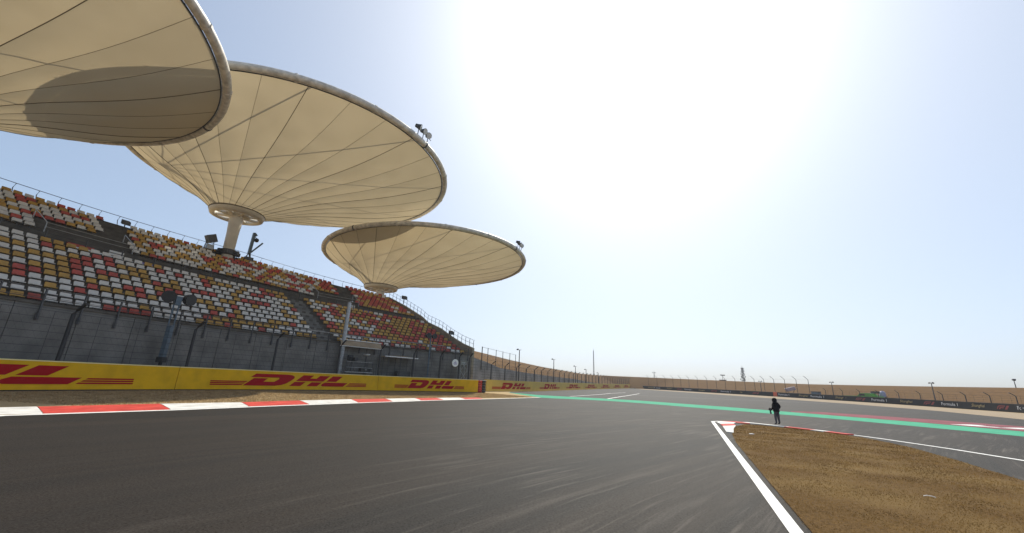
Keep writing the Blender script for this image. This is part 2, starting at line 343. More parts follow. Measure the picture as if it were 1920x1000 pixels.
for k, (q, w) in enumerate([((40.2,35.6), 1.0), ((42.2,33.8), 1.0), ((44.0,32.6), 1.0)]):   # white chevrons painted on the dark red strip
    mb = MB(); x, y = q
    mb.face([(x-1.6, y+1.1, 0.019), (x+0.9, y-1.9, 0.019), (x+1.9, y-1.9, 0.019), (x+0.1, y+0.5, 0.019)]); mb.face([(x-1.6, y+1.1, 0.019), (x+0.1, y+0.5, 0.019), (x+2.0, y+1.4, 0.019), (x+1.0, y+1.7, 0.019)])
    struct(mb.build('painted_chevron', M_line))
def line(name, pts, w, z, m=M_line, n=30):
    P = [Vector(p) for p in pts]; A = []; B = []
    for i, p in enumerate(P):
        d = (P[min(i+1, len(P)-1)]-P[max(i-1, 0)]).normalized(); nn = Vector((-d.y, d.x)); A.append(tuple(p+nn*w/2)); B.append(tuple(p-nn*w/2))
    return strip(name, A, B, m, z, n)
line('painted_line', [(11.4,75.2),(20.5,97),(29.7,119.8),(39.5,139)], 0.3, 0.014)
line('painted_line', [(16.9,70.0),(25,91),(33.3,111.6),(42,132)], 0.3, 0.014)
line('painted_line', [(30.8,108),(53.0,107),(83.2,108)], 0.55, 0.014, mat('worn_line_paint', (0.27, 0.26, 0.25), 0.8))
line('track_edge_line', [(-14,-18),(-18.6,0),(-19.7,10),(-19.35,16.8),(-18.65,17.8),(-16.55,21.7),(-14.95,25.5),(-13.15,29.3),(-11.25,33.4),(-9.45,36.8),(-7.75,40.4),(-6.05,43.4),(-4.2,46.6),(-2.4,49.7),(4.4,61.8),(5.0,63.2)], 0.42, 0.011, n=60)
line('island_edge_line', [(0.92,-1.2),(13.9,28.45)], 0.20, 0.014, n=40)
line('island_edge_line', [(13.86,28.5),(14.6,29.05),(15.5,29.15),(16.4,28.85),(17.3,27.25),(17.95,25.85),(18.55,24.1),(19.0,21.6),(19.1,18.4),(18.85,15.6),(18.1,11),(16.5,6)], 0.22, 0.0145, n=60)

# left-hand kerb: raised red and white blocks
kerb = struct(link('kerb', None))
KIN = [(-22.4,18.9),(-21.9,19.9),(-19.8,24.2),(-17.5,27.8),(-15.8,32.1),(-13.6,36.6),(-11.6,40.0),(-9.6,43.4),(-7.8,46.0),(-5.6,49.1),(-3.6,51.6)]
ko = [(-19.6,9.0),(-19.9,12.5)] + KOUT; ki = [(-22.2,10.5),(-22.6,14.5)] + KIN
cols = ['r', 'w', 'w', 'r', 'w', 'r', 'w', 'r', 'w', 'r', 'w', 'r']
for i in range(len(ko)-1):
    a, b = Vector(ko[i]), Vector(ko[i+1]); c, d = Vector(ki[i+1]), Vector(ki[i]); c = b+(c-b)*0.92; d = a+(d-a)*0.92
    col = cols[i]
    mb = MB(); rows = []
    for t in (0.004, 0.25, 0.5, 0.75, 0.996):
        o, n_ = a+(b-a)*t, d+(c-d)*t
        rows.append([(o.x, o.y, 0.006), (o.x+(n_.x-o.x)*0.06, o.y+(n_.y-o.y)*0.06, 0.03), (o.x+(n_.x-o.x)*0.8, o.y+(n_.y-o.y)*0.8, 0.085), (n_.x, n_.y, 0.07), (n_.x, n_.y, -0.02)])
    mb.grid(rows); mb.build('kerb_block', M_kwht if col == 'w' else M_kred, kerb)

# island on the right: dry grass with a kerbed tip
ISL = [(4.64,6.75),(6.52,11.0),(7.86,14.0),(9.38,17.4),(10.85,20.4),(12.6,23.6),(13.6,25.2),(14.6,26.3),(15.3,27.2),(16.2,26.9),(16.9,25.9),(17.9,23.7),(18.1,21.5),(17.4,18.6),(15.6,14.8),(13.9,11.7),(12.0,7.5),(9.5,3.0),(5.0,0.0),(2.0,0.0),(3.2,3.2)]
mb = MB(); mb.poly(ISL, lambda x, y: (x, y, 0.022)); struct(mb.build('island', grass_ground_mat('island_dry_grass', (0.062, 0.034, 0.010), (0.150, 0.085, 0.028), (0.160, 0.100, 0.036), 0.45, 14.0)))
ik = struct(link('island_kerb', None))
tipk = [([(13.75,27.6),(14.55,28.75),(15.2,28.0),(14.45,26.9),(13.35,26.35)], 'w'), ([(14.6,28.85),(15.55,29.0),(16.35,28.6),(15.95,27.65),(15.25,28.0)], 'r'),
        ([(13.3,26.25),(14.4,26.8),(14.0,25.8),(12.75,24.95)], 'r'), ([(12.7,24.85),(13.95,25.7),(12.6,23.5),(11.35,21.2),(11.15,21.5)], 'w')]
for pts, c in tipk:
    mb = MB(); mb.prism(pts, lambda x, y: (x, y, 0.005), lambda x, y: (x, y, 0.05)); mb.build('kerb_block', M_kwht if c == 'w' else M_kred, ik)
EK = [(16.35,28.7),(17.25,27.05),(17.6,26.3),(17.85,25.75),(18.2,24.85),(18.45,24.1),(18.75,22.9),(18.95,21.6),(19.02,20.2)]
for i, c in enumerate('wwrrwr'):
    a, b = Vector(EK[i]), Vector(EK[i+1]); n_ = Vector((-(b-a).y, (b-a).x)).normalized()*(-0.55) ; mb = MB()
    q = [(a.x, a.y), (b.x, b.y), (b.x+n_.x, b.y+n_.y), (a.x+n_.x, a.y+n_.y)]
    mb.prism(q, lambda x, y: (x, y, 0.005), lambda x, y: (x, y, 0.055)); mb.build('kerb_block', M_kwht if c == 'w' else M_kred, ik)

# ------------------------------------------------------------------ grass blades (stuff)
def inside(poly, X, Y):
    r = np.zeros(len(X), bool); n = len(poly)
    for i in range(n):
        x1, y1 = poly[i]; x2, y2 = poly[(i+1) % n]
        c = ((y1 > Y) != (y2 > Y)); t = np.where(c, (x2-x1)*(Y-y1)/((y2-y1) if y2 != y1 else 1e-9)+x1, 0); r ^= c & (X < t)
    return r
def blades(name, X, Y, Z, H, W, m, label):
    n = len(X); a = rng.uniform(0, 2*PI, n); lean = rng.uniform(0.3, 1.5, n)*H; la = rng.uniform(0, 2*PI, n)
    V = np.empty((n, 3, 3), np.float32)
    V[:, 0] = np.c_[X+np.cos(a)*W/2, Y+np.sin(a)*W/2, Z]; V[:, 1] = np.c_[X-np.cos(a)*W/2, Y-np.sin(a)*W/2, Z]
    V[:, 2] = np.c_[X+np.cos(la)*lean, Y+np.sin(la)*lean, Z+H]
    me = bpy.data.meshes.new(name); me.vertices.add(n*3); me.vertices.foreach_set('co', V.ravel())
    me.loops.add(n*3); me.loops.foreach_set('vertex_index', np.arange(n*3)); me.polygons.add(n); me.polygons.foreach_set('loop_start', np.arange(0, n*3, 3))
    me.update(calc_edges=True); me.materials.append(m); return tag(link(name, me), label, 'grass', None, 'stuff')
k = 420000; X = rng.uniform(2, 18.5, k); Y = rng.uniform(2.5, 27.5, k)
keep = inside(ISL, X, Y) & (rng.random(k) < np.clip(9.0/np.hypot(X, Y), 0, 1)**0.8); X, Y = X[keep], Y[keep]
dens = (np.sin(X*2.1+np.sin(Y*1.7)*2)+np.sin(Y*2.9+X*0.7)+rng.normal(0, 1.2, len(X))) > -1.2; X, Y = X[dens], Y[dens]
X = X+rng.normal(0, 0.05, len(X)); Y = Y+rng.normal(0, 0.05, len(X)); dd = np.hypot(X, Y); blades('dry_grass', X, Y, np.full(len(X), 0.02), rng.uniform(0.006, 0.026, len(X))*(0.8+dd/30), 0.006+dd*0.0007, M_blade, 'short dry brown grass growing on the island beside the track')
k = 150000; th = R_(1)*rng.uniform(124, 172, k); d = rng.uniform(-26, -0.9, k); X = CX+(RR+d)*np.cos(th); Y = CY+(RR+d)*np.sin(th)
kx = np.interp(Y, [p[1] for p in KIN], [p[0] for p in KIN]); kx = np.where(Y > 51.6, np.interp(Y, [51.6, 63], [-3.2, 4.6]), kx)
keep = (X < kx-0.15) & (Y > 10); X, Y = X[keep], Y[keep]
blades('dry_grass', X, Y, np.zeros(len(X)), rng.uniform(0.03, 0.11, len(X)), rng.uniform(0.02, 0.05, len(X)), M_blade2, 'dry brown grass strip between the red and white kerb and the yellow barrier')

# ------------------------------------------------------------------ grandstand
TH1 = 175.0
def sc(th): return 1.0 if th > 148 else 1-0.14*(148-th)/23
def hz(th, h): return 6.7+(h-6.7)*sc(th) if h > 6.7 else h
def tend(d): return 125.0+max(0, d-3.5)*0.25
LOWER = [(3.95+1.05*i, 6.7+0.70*i) for i in range(11)]          # front edge of each tread, its height
UPPER = [(17.3+1.0*i, 15.5+0.63*i) for i in range(9)]
gs = thing('grandstand', 'long curved concrete grandstand with rows of white, ochre and red seats', 'grandstand')
prof = [(3.5, 0.0), (3.5, 6.7)]
for i, (d, h) in enumerate(LOWER):
    if i: prof += [(d, h-0.70), (d, h)]
prof += [(15.5, 13.7), (15.5, 14.25), (15.75, 14.25), (15.75, 13.85), (17.3, 13.85), (17.3, 15.5)]
for i, (d, h) in enumerate(UPPER):
    if i: prof += [(d, h-0.63), (d, h)]
prof += [(26.3, 20.54), (26.3, 21.0), (26.6, 21.0), (26.6, 0.0)]
NT = 60
def tpt(d, h, k):
    te = tend(d); th = te+(TH1-te)*k/NT; return arc(th, d, hz(th, h))
mb = MB(); rows = [[tpt(d, h, k) for k in range(NT+1)] for d, h in prof[1:]]
mb.grid(rows)
for k in (0, NT):
    for (d0, h0), (d1, h1) in zip(prof[1:-1], prof[2:]):
        a, b = tpt(d0, h0, k), tpt(d1, h1, k); mb.face([a, b, (b.x, b.y, 0), (a.x, a.y, 0)])
mb.build('terrace', M_concd, gs)
# front wall made of precast panels
th = 125.0; W = 3.0
while th < TH1:
    t2 = min(th+W, TH1); mb = MB(); n = 4
    a, b = th+0.018, t2-0.018
    q = [a+(b-a)*k/n for k in range(n+1)]
    mb.grid([[arc(t, 3.34, z) for t in q] for z in (0.0, 6.62)]); mb.grid([[arc(t, 3.34, 6.62) for t in q], [arc(t, 3.52, 6.62) for t in q]])
    for t in (a, b): mb.face([arc(t, 3.34, 0), arc(t, 3.34, 6.62), arc(t, 3.6, 6.62), arc(t, 3.6, 0)])
    mb.build('wall_panel', M_conc, gs); th = t2
mb = MB(); q = [125+50*k/50 for k in range(51)]
mb.grid([[arc(t, d, z) for t in q] for d, z in ((3.5, 6.56), (3.22, 6.56), (3.22, 6.78), (3.7, 6.78), (3.7, 6.70))]); mb.build('coping', M_concd, gs)

# seats
def seat_mesh(m):
    mb = MB(); w = 0.385                                   # faces +Y
    back = [(-w*0.92, 0.30), (w*0.92, 0.30), (w, 0.46), (w*0.99, 0.72), (w*0.88, 0.79), (-w*0.88, 0.79), (-w*0.99, 0.72), (-w, 0.46)]
    yy = lambda z: -0.12-0.16*(z-0.30)
    mb.prism(back, lambda x, z: (x, yy(z)+0.03, z), lambda x, z: (x, yy(z)-0.03, z))
    pan = [(-w*0.9, -0.12), (w*0.9, -0.12), (w*0.98, 0.18), (w*0.8, 0.32), (-w*0.8, 0.32), (-w*0.98, 0.18)]
    mb.prism(pan, lambda x, y: (x, y, 0.29+0.06*max(0, y)), lambda x, y: (x, y, 0.35+0.10*max(0, y)))
    mb.box((0, 0.02, 0.15), (0.10, 0.10, 0.29), 1); mb.box((0, -0.02, 0.02), (0.3, 0.22, 0.04), 1)
    return mb.mesh('seat', [m, M_dgrey])
SEATM = [seat_mesh(m) for m in (M_sw, M_so, M_sr)]
PITCH = 0.72
def colour(th, up):
    if up: p = (0.52, 0.35) if th > 150 else ((0.62, 0.26) if th > 147.5 else ((0.32, 0.40) if th > 140 else (0.05, 0.36)))
    else: p = (0.55, 0.27) if th > 146 else ((0.42, 0.36) if th > 139 else ((0.16, 0.44) if th > 134 else (0.07, 0.43)))
    r = rng.random(); return 0 if r < p[0] else (1 if r < p[0]+p[1] else 2)
seats = []
def vom(th, i):                                           # landings and stair gaps in the upper tier
    for c, top in ((160.3, 157.4), (139.2, 137.3)):
        if i <= 2 and c-2.6 < th < c+2.7: return True
        f = min(1.0, max(0.0, (i-2)/6.0)); m_ = c-1.9+(top-c+1.9)*f
        if i > 2 and abs(th-m_) < 0.95: return True
    return False
prev = 0
for tier, rows_ in ((0, LOWER), (1, UPPER)):
    for i, (d, h) in enumerate(rows_):
        pitch = PITCH*(RR+6)/(RR+d) if tier == 0 else PITCH*0.93*(RR+6)/(RR+d)
        th = tend(d)+0.9; k = 0
        while th < 173.5:
            ok = True
            if tier == 0 and abs(th-144.7) < 1.05: ok = False
            if tier == 1 and vom(th, i): ok = False
            if tier == 1 and i >= 7 and abs(th-149.17) < 1.1: ok = False
            if ok:
                if rng.random() < 0.22: cl = prev
                else: cl = colour(th, tier)
                prev = cl; seats.append((d+0.42, h, th, cl))
            th += pitch
camv = Vector((0, 0, 2.0))
def seat_loc(s): d, h, th, c = s; return arc(th, d, hz(th, h))
vis = []
for s in seats:
    p = seat_loc(s); q = p-camv; z = q.dot(_fw); x = 0.5+0.389*q.dot(_rt)/z if z > 0 else -1
    vis.append((0 if -0.01 < x < 1 else 1, q.length))
order = sorted(range(len(seats)), key=lambda i: vis[i]); near = set(order[:300])
for i in order[:300]:
    d, h, th, c = seats[i]
    link('seat', SEATM[c], gs, seat_loc(seats[i]), R_(th)+PI/2+rng.normal(0, 0.02))
V = []; F = []; MI = []
tmpl = [(np.array([v.co[:] for v in m.vertices]), [tuple(p.vertices) for p in m.polygons], [p.material_index for p in m.polygons]) for m in SEATM]
for i in order[300:]:
    d, h, th, c = seats[i]; p = seat_loc(seats[i]); a = R_(th)+PI/2+rng.normal(0, 0.02); ca, sa = math.cos(a), math.sin(a)
    vv, ff, mi = tmpl[c]; b = len(V); w = np.c_[vv[:, 0]*ca-vv[:, 1]*sa+p.x, vv[:, 0]*sa+vv[:, 1]*ca+p.y, vv[:, 2]+p.z]
    V += [tuple(r) for r in w]; F += [tuple(b+j for j in f) for f in ff]; MI += [3 if m else c for m in mi]
me = bpy.data.meshes.new('seat_rows'); me.from_pydata(V, [], F)
for m in (M_sw, M_so, M_sr, M_dgrey): me.materials.append(m)
me.polygons.foreach_set('material_index', MI); tag(link('seat_rows', me, gs), 'farther rows of white, ochre and red seats', None, None, 'stuff')

# railings of the stand
fr = link('front_railing', None, gs)
def rail_arc(d, h, t0, t1, r, parent, m=M_dgrey, name='rail', scale=True):
    n = max(2, int((t1-t0)/0.8)); mb = MB(); mb.tube([arc(t0+(t1-t0)*k/n, d, hz(t0+(t1-t0)*k/n, h) if scale else h) for k in range(n+1)], r, 5); return mb.build(name, m, parent)
def box_post(mb, p0, p1, w): mb.tube([p0, p1], w*0.72, 4)
th = 125.6
while th < 174:
    mb = MB(); box_post(mb, arc(th, 3.20, 5.35), arc(th, 3.18, 7.85), 0.11); mb.box((0, 0, 0), (0.22, 0.1, 0.55), 0, 0, Matrix.Translation(arc(th, 3.24, 5.6)) @ Matrix.Rotation(R_(th)+PI/2, 4, 'Z'))
    mb.build('post', M_dgrey, fr); th += 1.92
for h in (7.05, 7.42, 7.82): rail_arc(3.18, h, 125.2, 174, 0.03 if h < 7.8 else 0.045, fr, M_dgrey, 'rail', False)
rail_arc(3.18, 7.86, 129.5, 143.6, 0.06, fr, M_galv, 'bright_handrail', False); rail_arc(3.18, 7.84, 143.2, 147.0, 0.06, fr, M_galv, 'bright_handrail', False)
mr_ = link('walkway_railing', None, gs); th = 129.5
while th < 174:
    p = arc(th, 15.6, hz(th, 14.0)); mb = MB(); box_post(mb, p, p+Vector((0, 0, 1.45)), 0.09); mb.build('post', M_dgrey, mr_); th += 2.1
for h in (14.75, 15.1, 15.42): rail_arc(15.6, h, 129, 174, 0.028, mr_)
tr = link('top_railing', None, gs); th = tend(26.4)+0.2
while th < 174:
    p = arc(th, 26.45, hz(th, 21.0)); q = arc(th, 26.75, hz(th, 21.0)+0.75); w = arc(th, 26.3, hz(th, 21.0)+1.25)
    mb = MB(); mb.tube([p, q, w], 0.045, 5); mb.build('post', M_dgrey, tr); th += 1.14
rail_arc(26.3, 22.25, tend(26.4), 174, 0.04, tr)
# side parapet and its railing at the far end of the stand
mb = MB()
def side(d): return tend(d)-0.05
E_ = [(3.3, 8.2), (6.0, 9.3), (9.0, 11.0), (12.0, 13.0), (15.5, 14.6), (17.3, 16.1), (22.0, 18.9), (26.6, 21.3)]
for dth in (0, -0.35): mb.grid([[arc(side(d)+dth, d, 0) for d, h in E_], [arc(side(d)+dth, d, hz(side(d), h)) for d, h in E_]])
mb.grid([[arc(side(d), d, hz(side(d), h)) for d, h in E_], [arc(side(d)-0.35, d, hz(side(d), h)) for d, h in E_]])
mb.face([arc(side(3.3), 3.3, 0), arc(side(3.3)-0.35, 3.3, 0), arc(side(3.3)-0.35, 3.3, hz(125, 8.2)), arc(side(3.3), 3.3, hz(125, 8.2))])
mb.build('side_parapet', mat('pale_parapet_concrete', (0.26, 0.225, 0.175), 0.9, 0.2, var=0.2, scale=0.8), gs)  # paler, warmer tone than the terrace concrete
sr = link('side_railing', None, gs); mb = MB(); pts = []
for k in range(24):
    d = 3.4+k*1.0; h = float(np.interp(d, [e[0] for e in E_], [e[1] for e in E_])); p = arc(side(d)-0.18, d, hz(side(d), h)); q = p+Vector((0, 0, 1.5)); pts.append(q)
    m2 = MB(); m2.tube([p, q+Vector((0, 0, -0.2)), q+Vector((0.16, -0.1, 0))], 0.05, 5); m2.build('post', M_dgrey, sr)
for dz in (-0.02, -0.75): mb.tube([p+Vector((0, 0, dz)) for p in pts], 0.03, 5)
mb.build('rail', M_dgrey, sr)
# stairs through the lower tier and the landings of the upper tier
st = MB()
for i, (d, h) in enumerate(LOWER):
    for k in range(2):
        dd_, hh = d-0.35*(1-k)*1.0, h-0.35*(1-k)
        if i == 0 and k == 0: continue
        st.grid([[arc(t, dd_, hz(t, hh-0.33)) for t in (143.9, 144.7, 145.5)], [arc(t, dd_, hz(t, hh)+0.003) for t in (143.9, 144.7, 145.5)], [arc(t, dd_+0.37, hz(t, hh)+0.003) for t in (143.9, 144.7, 145.5)]])
st.build('stairs', M_conc, gs)
for c in (160.3, 139.2):
    ld = link('landing', None, gs)
    # back wall of the landing, floor, side cheeks
    mb = MB(); q = [c-2.4+4.9*k/5 for k in range(6)]
    mb.grid([[arc(t, 17.28, hz(t, 13.86)) for t in q], [arc(t, 17.28, hz(t, 15.53)) for t in q]])
    mb.grid([[arc(t, 17.28, hz(t, 15.53)) for t in q], [arc(t, 20.35, hz(t, 15.53)) for t in q], [arc(t, 20.35, hz(t, 17.45)) for t in q]])
    mb.build('back_wall', M_concd, ld)
    for t in (c-2.45, c+2.5):
        m2 = MB(); m2.tube([arc(t, 17.4, hz(t, 16.6)), arc(t, 20.4, hz(t, 18.4))], 0.05, 5); m2.tube([arc(t, 17.4, hz(t, 15.5)), arc(t, 17.4, hz(t, 16.6))], 0.05, 5); m2.tube([arc(t, 20.4, hz(t, 17.4)), arc(t, 20.4, hz(t, 18.4))], 0.05, 5); m2.build('handrail', M_galv, ld)
    for dz in (16.1, 16.6):
        m2 = MB(); m2.tube([arc(c-2.4+4.9*k/6, 17.38, hz(c, dz)) for k in range(7)], 0.035, 5); m2.build('rail', M_galv, ld)
    m2 = MB()
    m2.box((0, 0, 0.45), (2.9, 0.25, 0.5), 0, 0, Matrix.Translation(arc(c+0.3, 16.4, hz(c, 13.86))) @ Matrix.Rotation(R_(c)+PI/2, 4, 'Z')); m2.build('white_barrier_board', M_whitep, ld)
    m2 = MB()
    for k in range(4): m2.box((0, 0, 0.25+0.32*k), (1.4, 0.12, 0.24), 0, 0, Matrix.Translation(arc(c-1.3, 16.5, hz(c, 13.86))) @ Matrix.Rotation(R_(c)+PI/2, 4, 'Z'))
    m2.build('slatted_board', M_whitep, ld)
    m2 = MB(); m2.box((0, 0, 0.9), (2.3, 0.3, 0.45), 0, 0, Matrix.Translation(arc(c+0.6, 17.0, hz(c, 13.9))) @ Matrix.Rotation(R_(c)+PI/2, 4, 'Z')); m2.build('red_bench_back', M_sr, ld)
    m2 = MB(); m2.box((0, 0, 0.55), (1.8, 0.3, 0.5), 0, 0, Matrix.Translation(arc(c-3.4, 16.6, hz(c, 13.86))) @ Matrix.Rotation(R_(c)+PI/2, 4, 'Z')); m2.build('purple_board', M_purple, ld)

# ------------------------------------------------------------------ canopies
SH_A, SH_B, SH_E, SH_T, SH_G = 22.87, 22.37, 15.26, 0.0277, 5.06
def canopy(hub, yaw, label, lamp_u=None, mast_h=17.0, base_z=0.0):
    hub = Vector(hub); inn = Vector((math.cos(yaw), math.sin(yaw), 0)); tan = Vector((-inn.y, inn.x, 0)); up = Vector((0, 0, 1))
    ax = inn*math.cos(SH_T)+up*math.sin(SH_T); cen = hub+inn*SH_E+up*SH_G
    t = thing('canopy', label, 'canopy', 'lotus leaf canopies over the grandstand', (hub.x, hub.y, base_z)); org = Vector((hub.x, hub.y, base_z))
    def rim(u, ins=0.0, dz=0.0): return cen+ax*((SH_A-ins)*math.cos(u))+tan*((SH_B-ins)*math.sin(u))+up*dz-org
    HR = 3.9
    def hubp(u): return hub+inn*HR*math.cos(u)+tan*HR*math.sin(u)+up*0.35-org
    NG, NV = 30, 14
    def surf(u, v, sag=0.0):
        a, b = hubp(u), rim(u, 0.46, -0.22); p = a.lerp(b, v); dz = (b.z-a.z)*0.07*math.sin(2*PI*v)*1.2
        return p+up*(dz-sag*math.sin(PI*v))
    for g in range(NG):
        u0, u1 = 2*PI*g/NG, 2*PI*(g+1)/NG; mb = MB(); rows = []
        for i in range(NV+1):
            v = i/NV; rows.append([surf(u0+(u1-u0)*j/4, v, -0.16*math.sin(PI*j/4)) for j in range(5)])
        mb.grid(rows); mb.build('membrane_panel', M_fabric, t, True)
        heavy = g % 3 == 0; mb = MB(); mb.tube([surf(u0, i/NV)+up*(-0.04) for i in range(NV+1)], 0.038 if heavy else 0.02, 5); mb.build('seam_cable', M_seam, t)
    K = 96
    mb = MB(); mb.tube([rim(2*PI*i/K, 0, 0.04) for i in range(K)], 0.44, 10, closed=True); rt = mb.build('rim_tube', M_rim, t, True)
    for i in range(16):
        u = 2*PI*i/16+0.1; mb = MB(); mb.tube([rim(u-0.006, 0, 0.04), rim(u+0.006, 0, 0.04)], 0.50, 10); mb.build('coupling', M_dgrey if i % 4 == 0 else M_rim, rt)
    mb = MB(); mb.tube([rim(2*PI*i/K, 0.46, -0.22) for i in range(K)], 0.075, 5, closed=True); mb.build('edge_cable', M_black, t)
    mb = MB()
    for i in range(120):
        u = 2*PI*i/120; mb.tube([rim(u, 0.53, -0.24), rim(u, 0.3, 0.0)], 0.035, 4)
    tag(mb.build('tie_rods', M_dgrey, t), kind='stuff')
    # hub ring, spokes, column, mast and stays
    h0 = hub-org
    mb = MB(); mb.lathe([(HR-0.15, 0.55), (HR+0.12, 0.5), (HR+0.22, 0.1), (HR+0.05, -0.45), (HR-0.55, -0.62), (HR-0.75, -0.2), (HR-0.5, 0.3), (HR-0.15, 0.55)], h0, 40); hr = mb.build('hub_ring', M_colm, t, True)
    mb = MB(); mb.lathe([(HR+0.14, 0.32), (HR+0.30, 0.28), (HR+0.30, 0.18), (HR+0.14, 0.12)], h0, 40); mb.build('ring_flange', M_seam, hr)
    for i in range(8):
        a = 2*PI*i/8+0.2; mb = MB(); mb.tube([h0+Vector((math.cos(a)*0.8, math.sin(a)*0.8, -0.3)), h0+Vector((math.cos(a)*(HR-0.5), math.sin(a)*(HR-0.5), -0.15))], [0.34, 0.24], 6); mb.build('spoke', M_colm, hr)
    mb = MB(); mb.lathe([(2.0, 0.0), (1.95, -0.25), (1.1, -0.5)], h0, 24); mb.build('inner_ring', M_colm, hr, True)
    mb = MB(); mb.lathe([(0.0, 0.4), (1.08, 0.4), (1.02, -1.2), (0.88, -3.5), (0.84, -8), (0.84, -h0.z)], h0, 24); mb.build('column', M_colm, t, True)
    mb = MB(); mb.tube([h0, h0+up*mast_h], [0.55, 0.30], 8); mb.build('mast', M_rim, t, True)
    for i in range(10):
        u = 2*PI*i/10+0.05; mb = MB(); mb.tube([h0+up*mast_h*0.97, rim(u, 0, 0.3)], 0.085, 5); mb.build('stay_cable', M_rim, t)
    if lamp_u is not None:
        for j, du in enumerate((-0.05, 0.0, 0.05)):
            u = lamp_u+du; b = rim(u, 0, 0.46); out = (rim(u)-(cen-org)).normalized(); lb = MB(); tn = Vector((-out.y, out.x, 0)); tn.normalize()
            c = b+up*1.0+out*0.1
            lb.tube([b-up*0.1, c], 0.06, 5); lb.tube([c-tn*0.8, c+tn*0.8], 0.05, 5)
            fl = lb.build('floodlight', M_black, t)
            aim = (out*0.75+up*(-0.35)+tn*(0.5-0.5*j)).normalized(); hb = MB()
            hb.tube([c+up*0.3-aim*0.5, c+up*0.3-aim*0.2, c+up*0.3+aim*0.3], [0.25, 0.30, 0.46], 10); hb.build('lamp_head', M_black, fl)
            gb = MB(); gb.tube([c+up*0.3+aim*0.31, c+up*0.3+aim*0.34], [0.42, 0.40], 10); gb.build('lamp_glass', M_lens, fl)
    return t
canopy((-61.5, 32.63, 25.2), -0.67, 'large overhanging beige canopy cut off by the top left corner')
canopy((-48.04, 64.49, 28.07), -0.464, 'beige lotus shaped canopy on a tall column in the middle', R_(4))
canopy((-32.79, 98.40, 23.61), -0.566, 'smallest and farthest beige lotus shaped canopy low over the stand', R_(12))

# ------------------------------------------------------------------ advertising barriers
D_ = [(0.60,1),(2.40,1),(2.68,.95),(2.82,.84),(2.80,.68),(2.62,.45),(2.38,.22),(2.10,.07),(1.70,0),(0,0),(.52,.62),(1.28,.62),(1.06,.34),(1.66,.34),(1.90,.56),(1.92,.70),(.34,.70)]
H_ = [[(3.35,1),(4.02,1),(3.80,.72),(4.20,.72),(4.42,1),(5.08,1),(4.66,.46),(2.92,.46)], [(2.86,.38),(3.54,.38),(3.24,0),(2.56,0)], [(3.92,.38),(4.60,.38),(4.30,0),(3.62,0)]]
L_ = [[(5.28,1),(5.96,1),(5.54,.46),(4.86,.46)], [(4.80,.38),(6.36,.38),(6.06,0),(4.66,0),(4.54,.10),(4.62,.24)]]
def stripes(left):
    out = []
    for v in (0.02, 0.15, 0.28):
        if left: out.append([(-1.6, v), (-0.08+0.8*v, v), (-0.01+0.8*v, v+0.085), (-1.6, v+0.085)])
        else: out.append([(6.22+0.8*v, v), (7.75, v), (7.75, v+0.085), (6.29+0.8*v, v+0.085)])
    return out
def lettering(fn, parent, m=M_redp, skip=()):
    """fn(u,v) maps logo units to the front of the panel"""
    for nm, polys in (('letter', [D_]), ('letter', H_), ('letter', L_), ('stripe_mark', stripes(True)), ('stripe_mark', stripes(False))):
        mb = MB()
        for p in polys:
            q = []
            for i in range(len(p)):                      # subdivide long edges so that the print follows the bend
                a, b = p[i], p[(i+1) % len(p)]; n = max(1, int(abs(b[0]-a[0])/0.5)); q += [(a[0]+(b[0]-a[0])*k/n, a[1]+(b[1]-a[1])*k/n) for k in range(n)]
            mb.poly(q, fn)
        mb.build(nm, m, parent)
ab = thing('advertising_barrier', 'yellow barrier with big red slanted letters in front of the grandstand', 'barrier')
secs = [(174.5, 158.73), (158.73, 139.6), (139.6, 125.1)]; panels = []
for a, b in secs:
    n = 16; q = [a-0.02-(a-b-0.04)*k/n for k in range(n+1)]; mb = MB(); HT = 2.2
    mb.grid([[arc(t, 0, z) for t in q] for z in (0.10, HT)]); mb.grid([[arc(t, 0.7, z) for t in q] for z in (0.0, HT)], flip=True); mb.grid([[arc(t, 0, HT) for t in q], [arc(t, 0.7, HT) for t in q]])
    for t in (q[0], q[-1]): mb.face([arc(t, 0, 0.1), arc(t, 0, HT), arc(t, 0.7, HT), arc(t, 0.7, 0.1)])
    p = mb.build('panel', M_yel, ab); panels.append(p)
    mb = MB(); mb.grid([[arc(t, -0.02, HT-0.07) for t in q], [arc(t, -0.02, HT+0.012) for t in q], [arc(t, 0.72, HT+0.012) for t in q]]); mb.build('top_edge', M_cap, p)
    mb = MB(); mb.grid([[arc(t, 0.10, 0.0) for t in q], [arc(t, 0.10, 0.14) for t in q]]); mb.build('base_skirt', M_black, p)
def arcfn(th0, th1, z0, hgt):
    return lambda u, v: arc(th0+(th1-th0)*(u+1.6)/9.35, -0.012, z0+v*hgt)
lettering(arcfn(180.0, 161.4, 0.50, 1.35), panels[0])
lettering(arcfn(156.35, 141.05, 0.52, 1.32), panels[1])
lettering(arcfn(137.4, 127.3, 0.52, 1.30), panels[2])
# tyre stack closing the end of that barrier
ts = thing('tyre_stack', 'stack of red and dark tyres at the end of the yellow barrier', 'tyre stack')
for c_, th in ((0, 124.75), (1, 124.15)):
    for k in range(5):
        mb = MB(); p = arc(th, 0.2, 0.22+0.42*k); mb.lathe([(0.26, -0.17), (0.34, -0.20), (0.40, -0.12), (0.42, 0), (0.40, 0.12), (0.34, 0.20), (0.26, 0.17), (0.26, -0.17)], p, 14); mb.build('tyre', M_kred if c_ == 0 else M_black, ts, True)
mb = MB(); mb.box((0, 0, 0), (0.9, 0.9, 0.06), 0, 0, Matrix.Translation(arc(124.2, 0.2, 2.16)) @ Matrix.Rotation(R_(124)+PI/2, 4, 'Z')); mb.build('lid', M_whitep, ts)

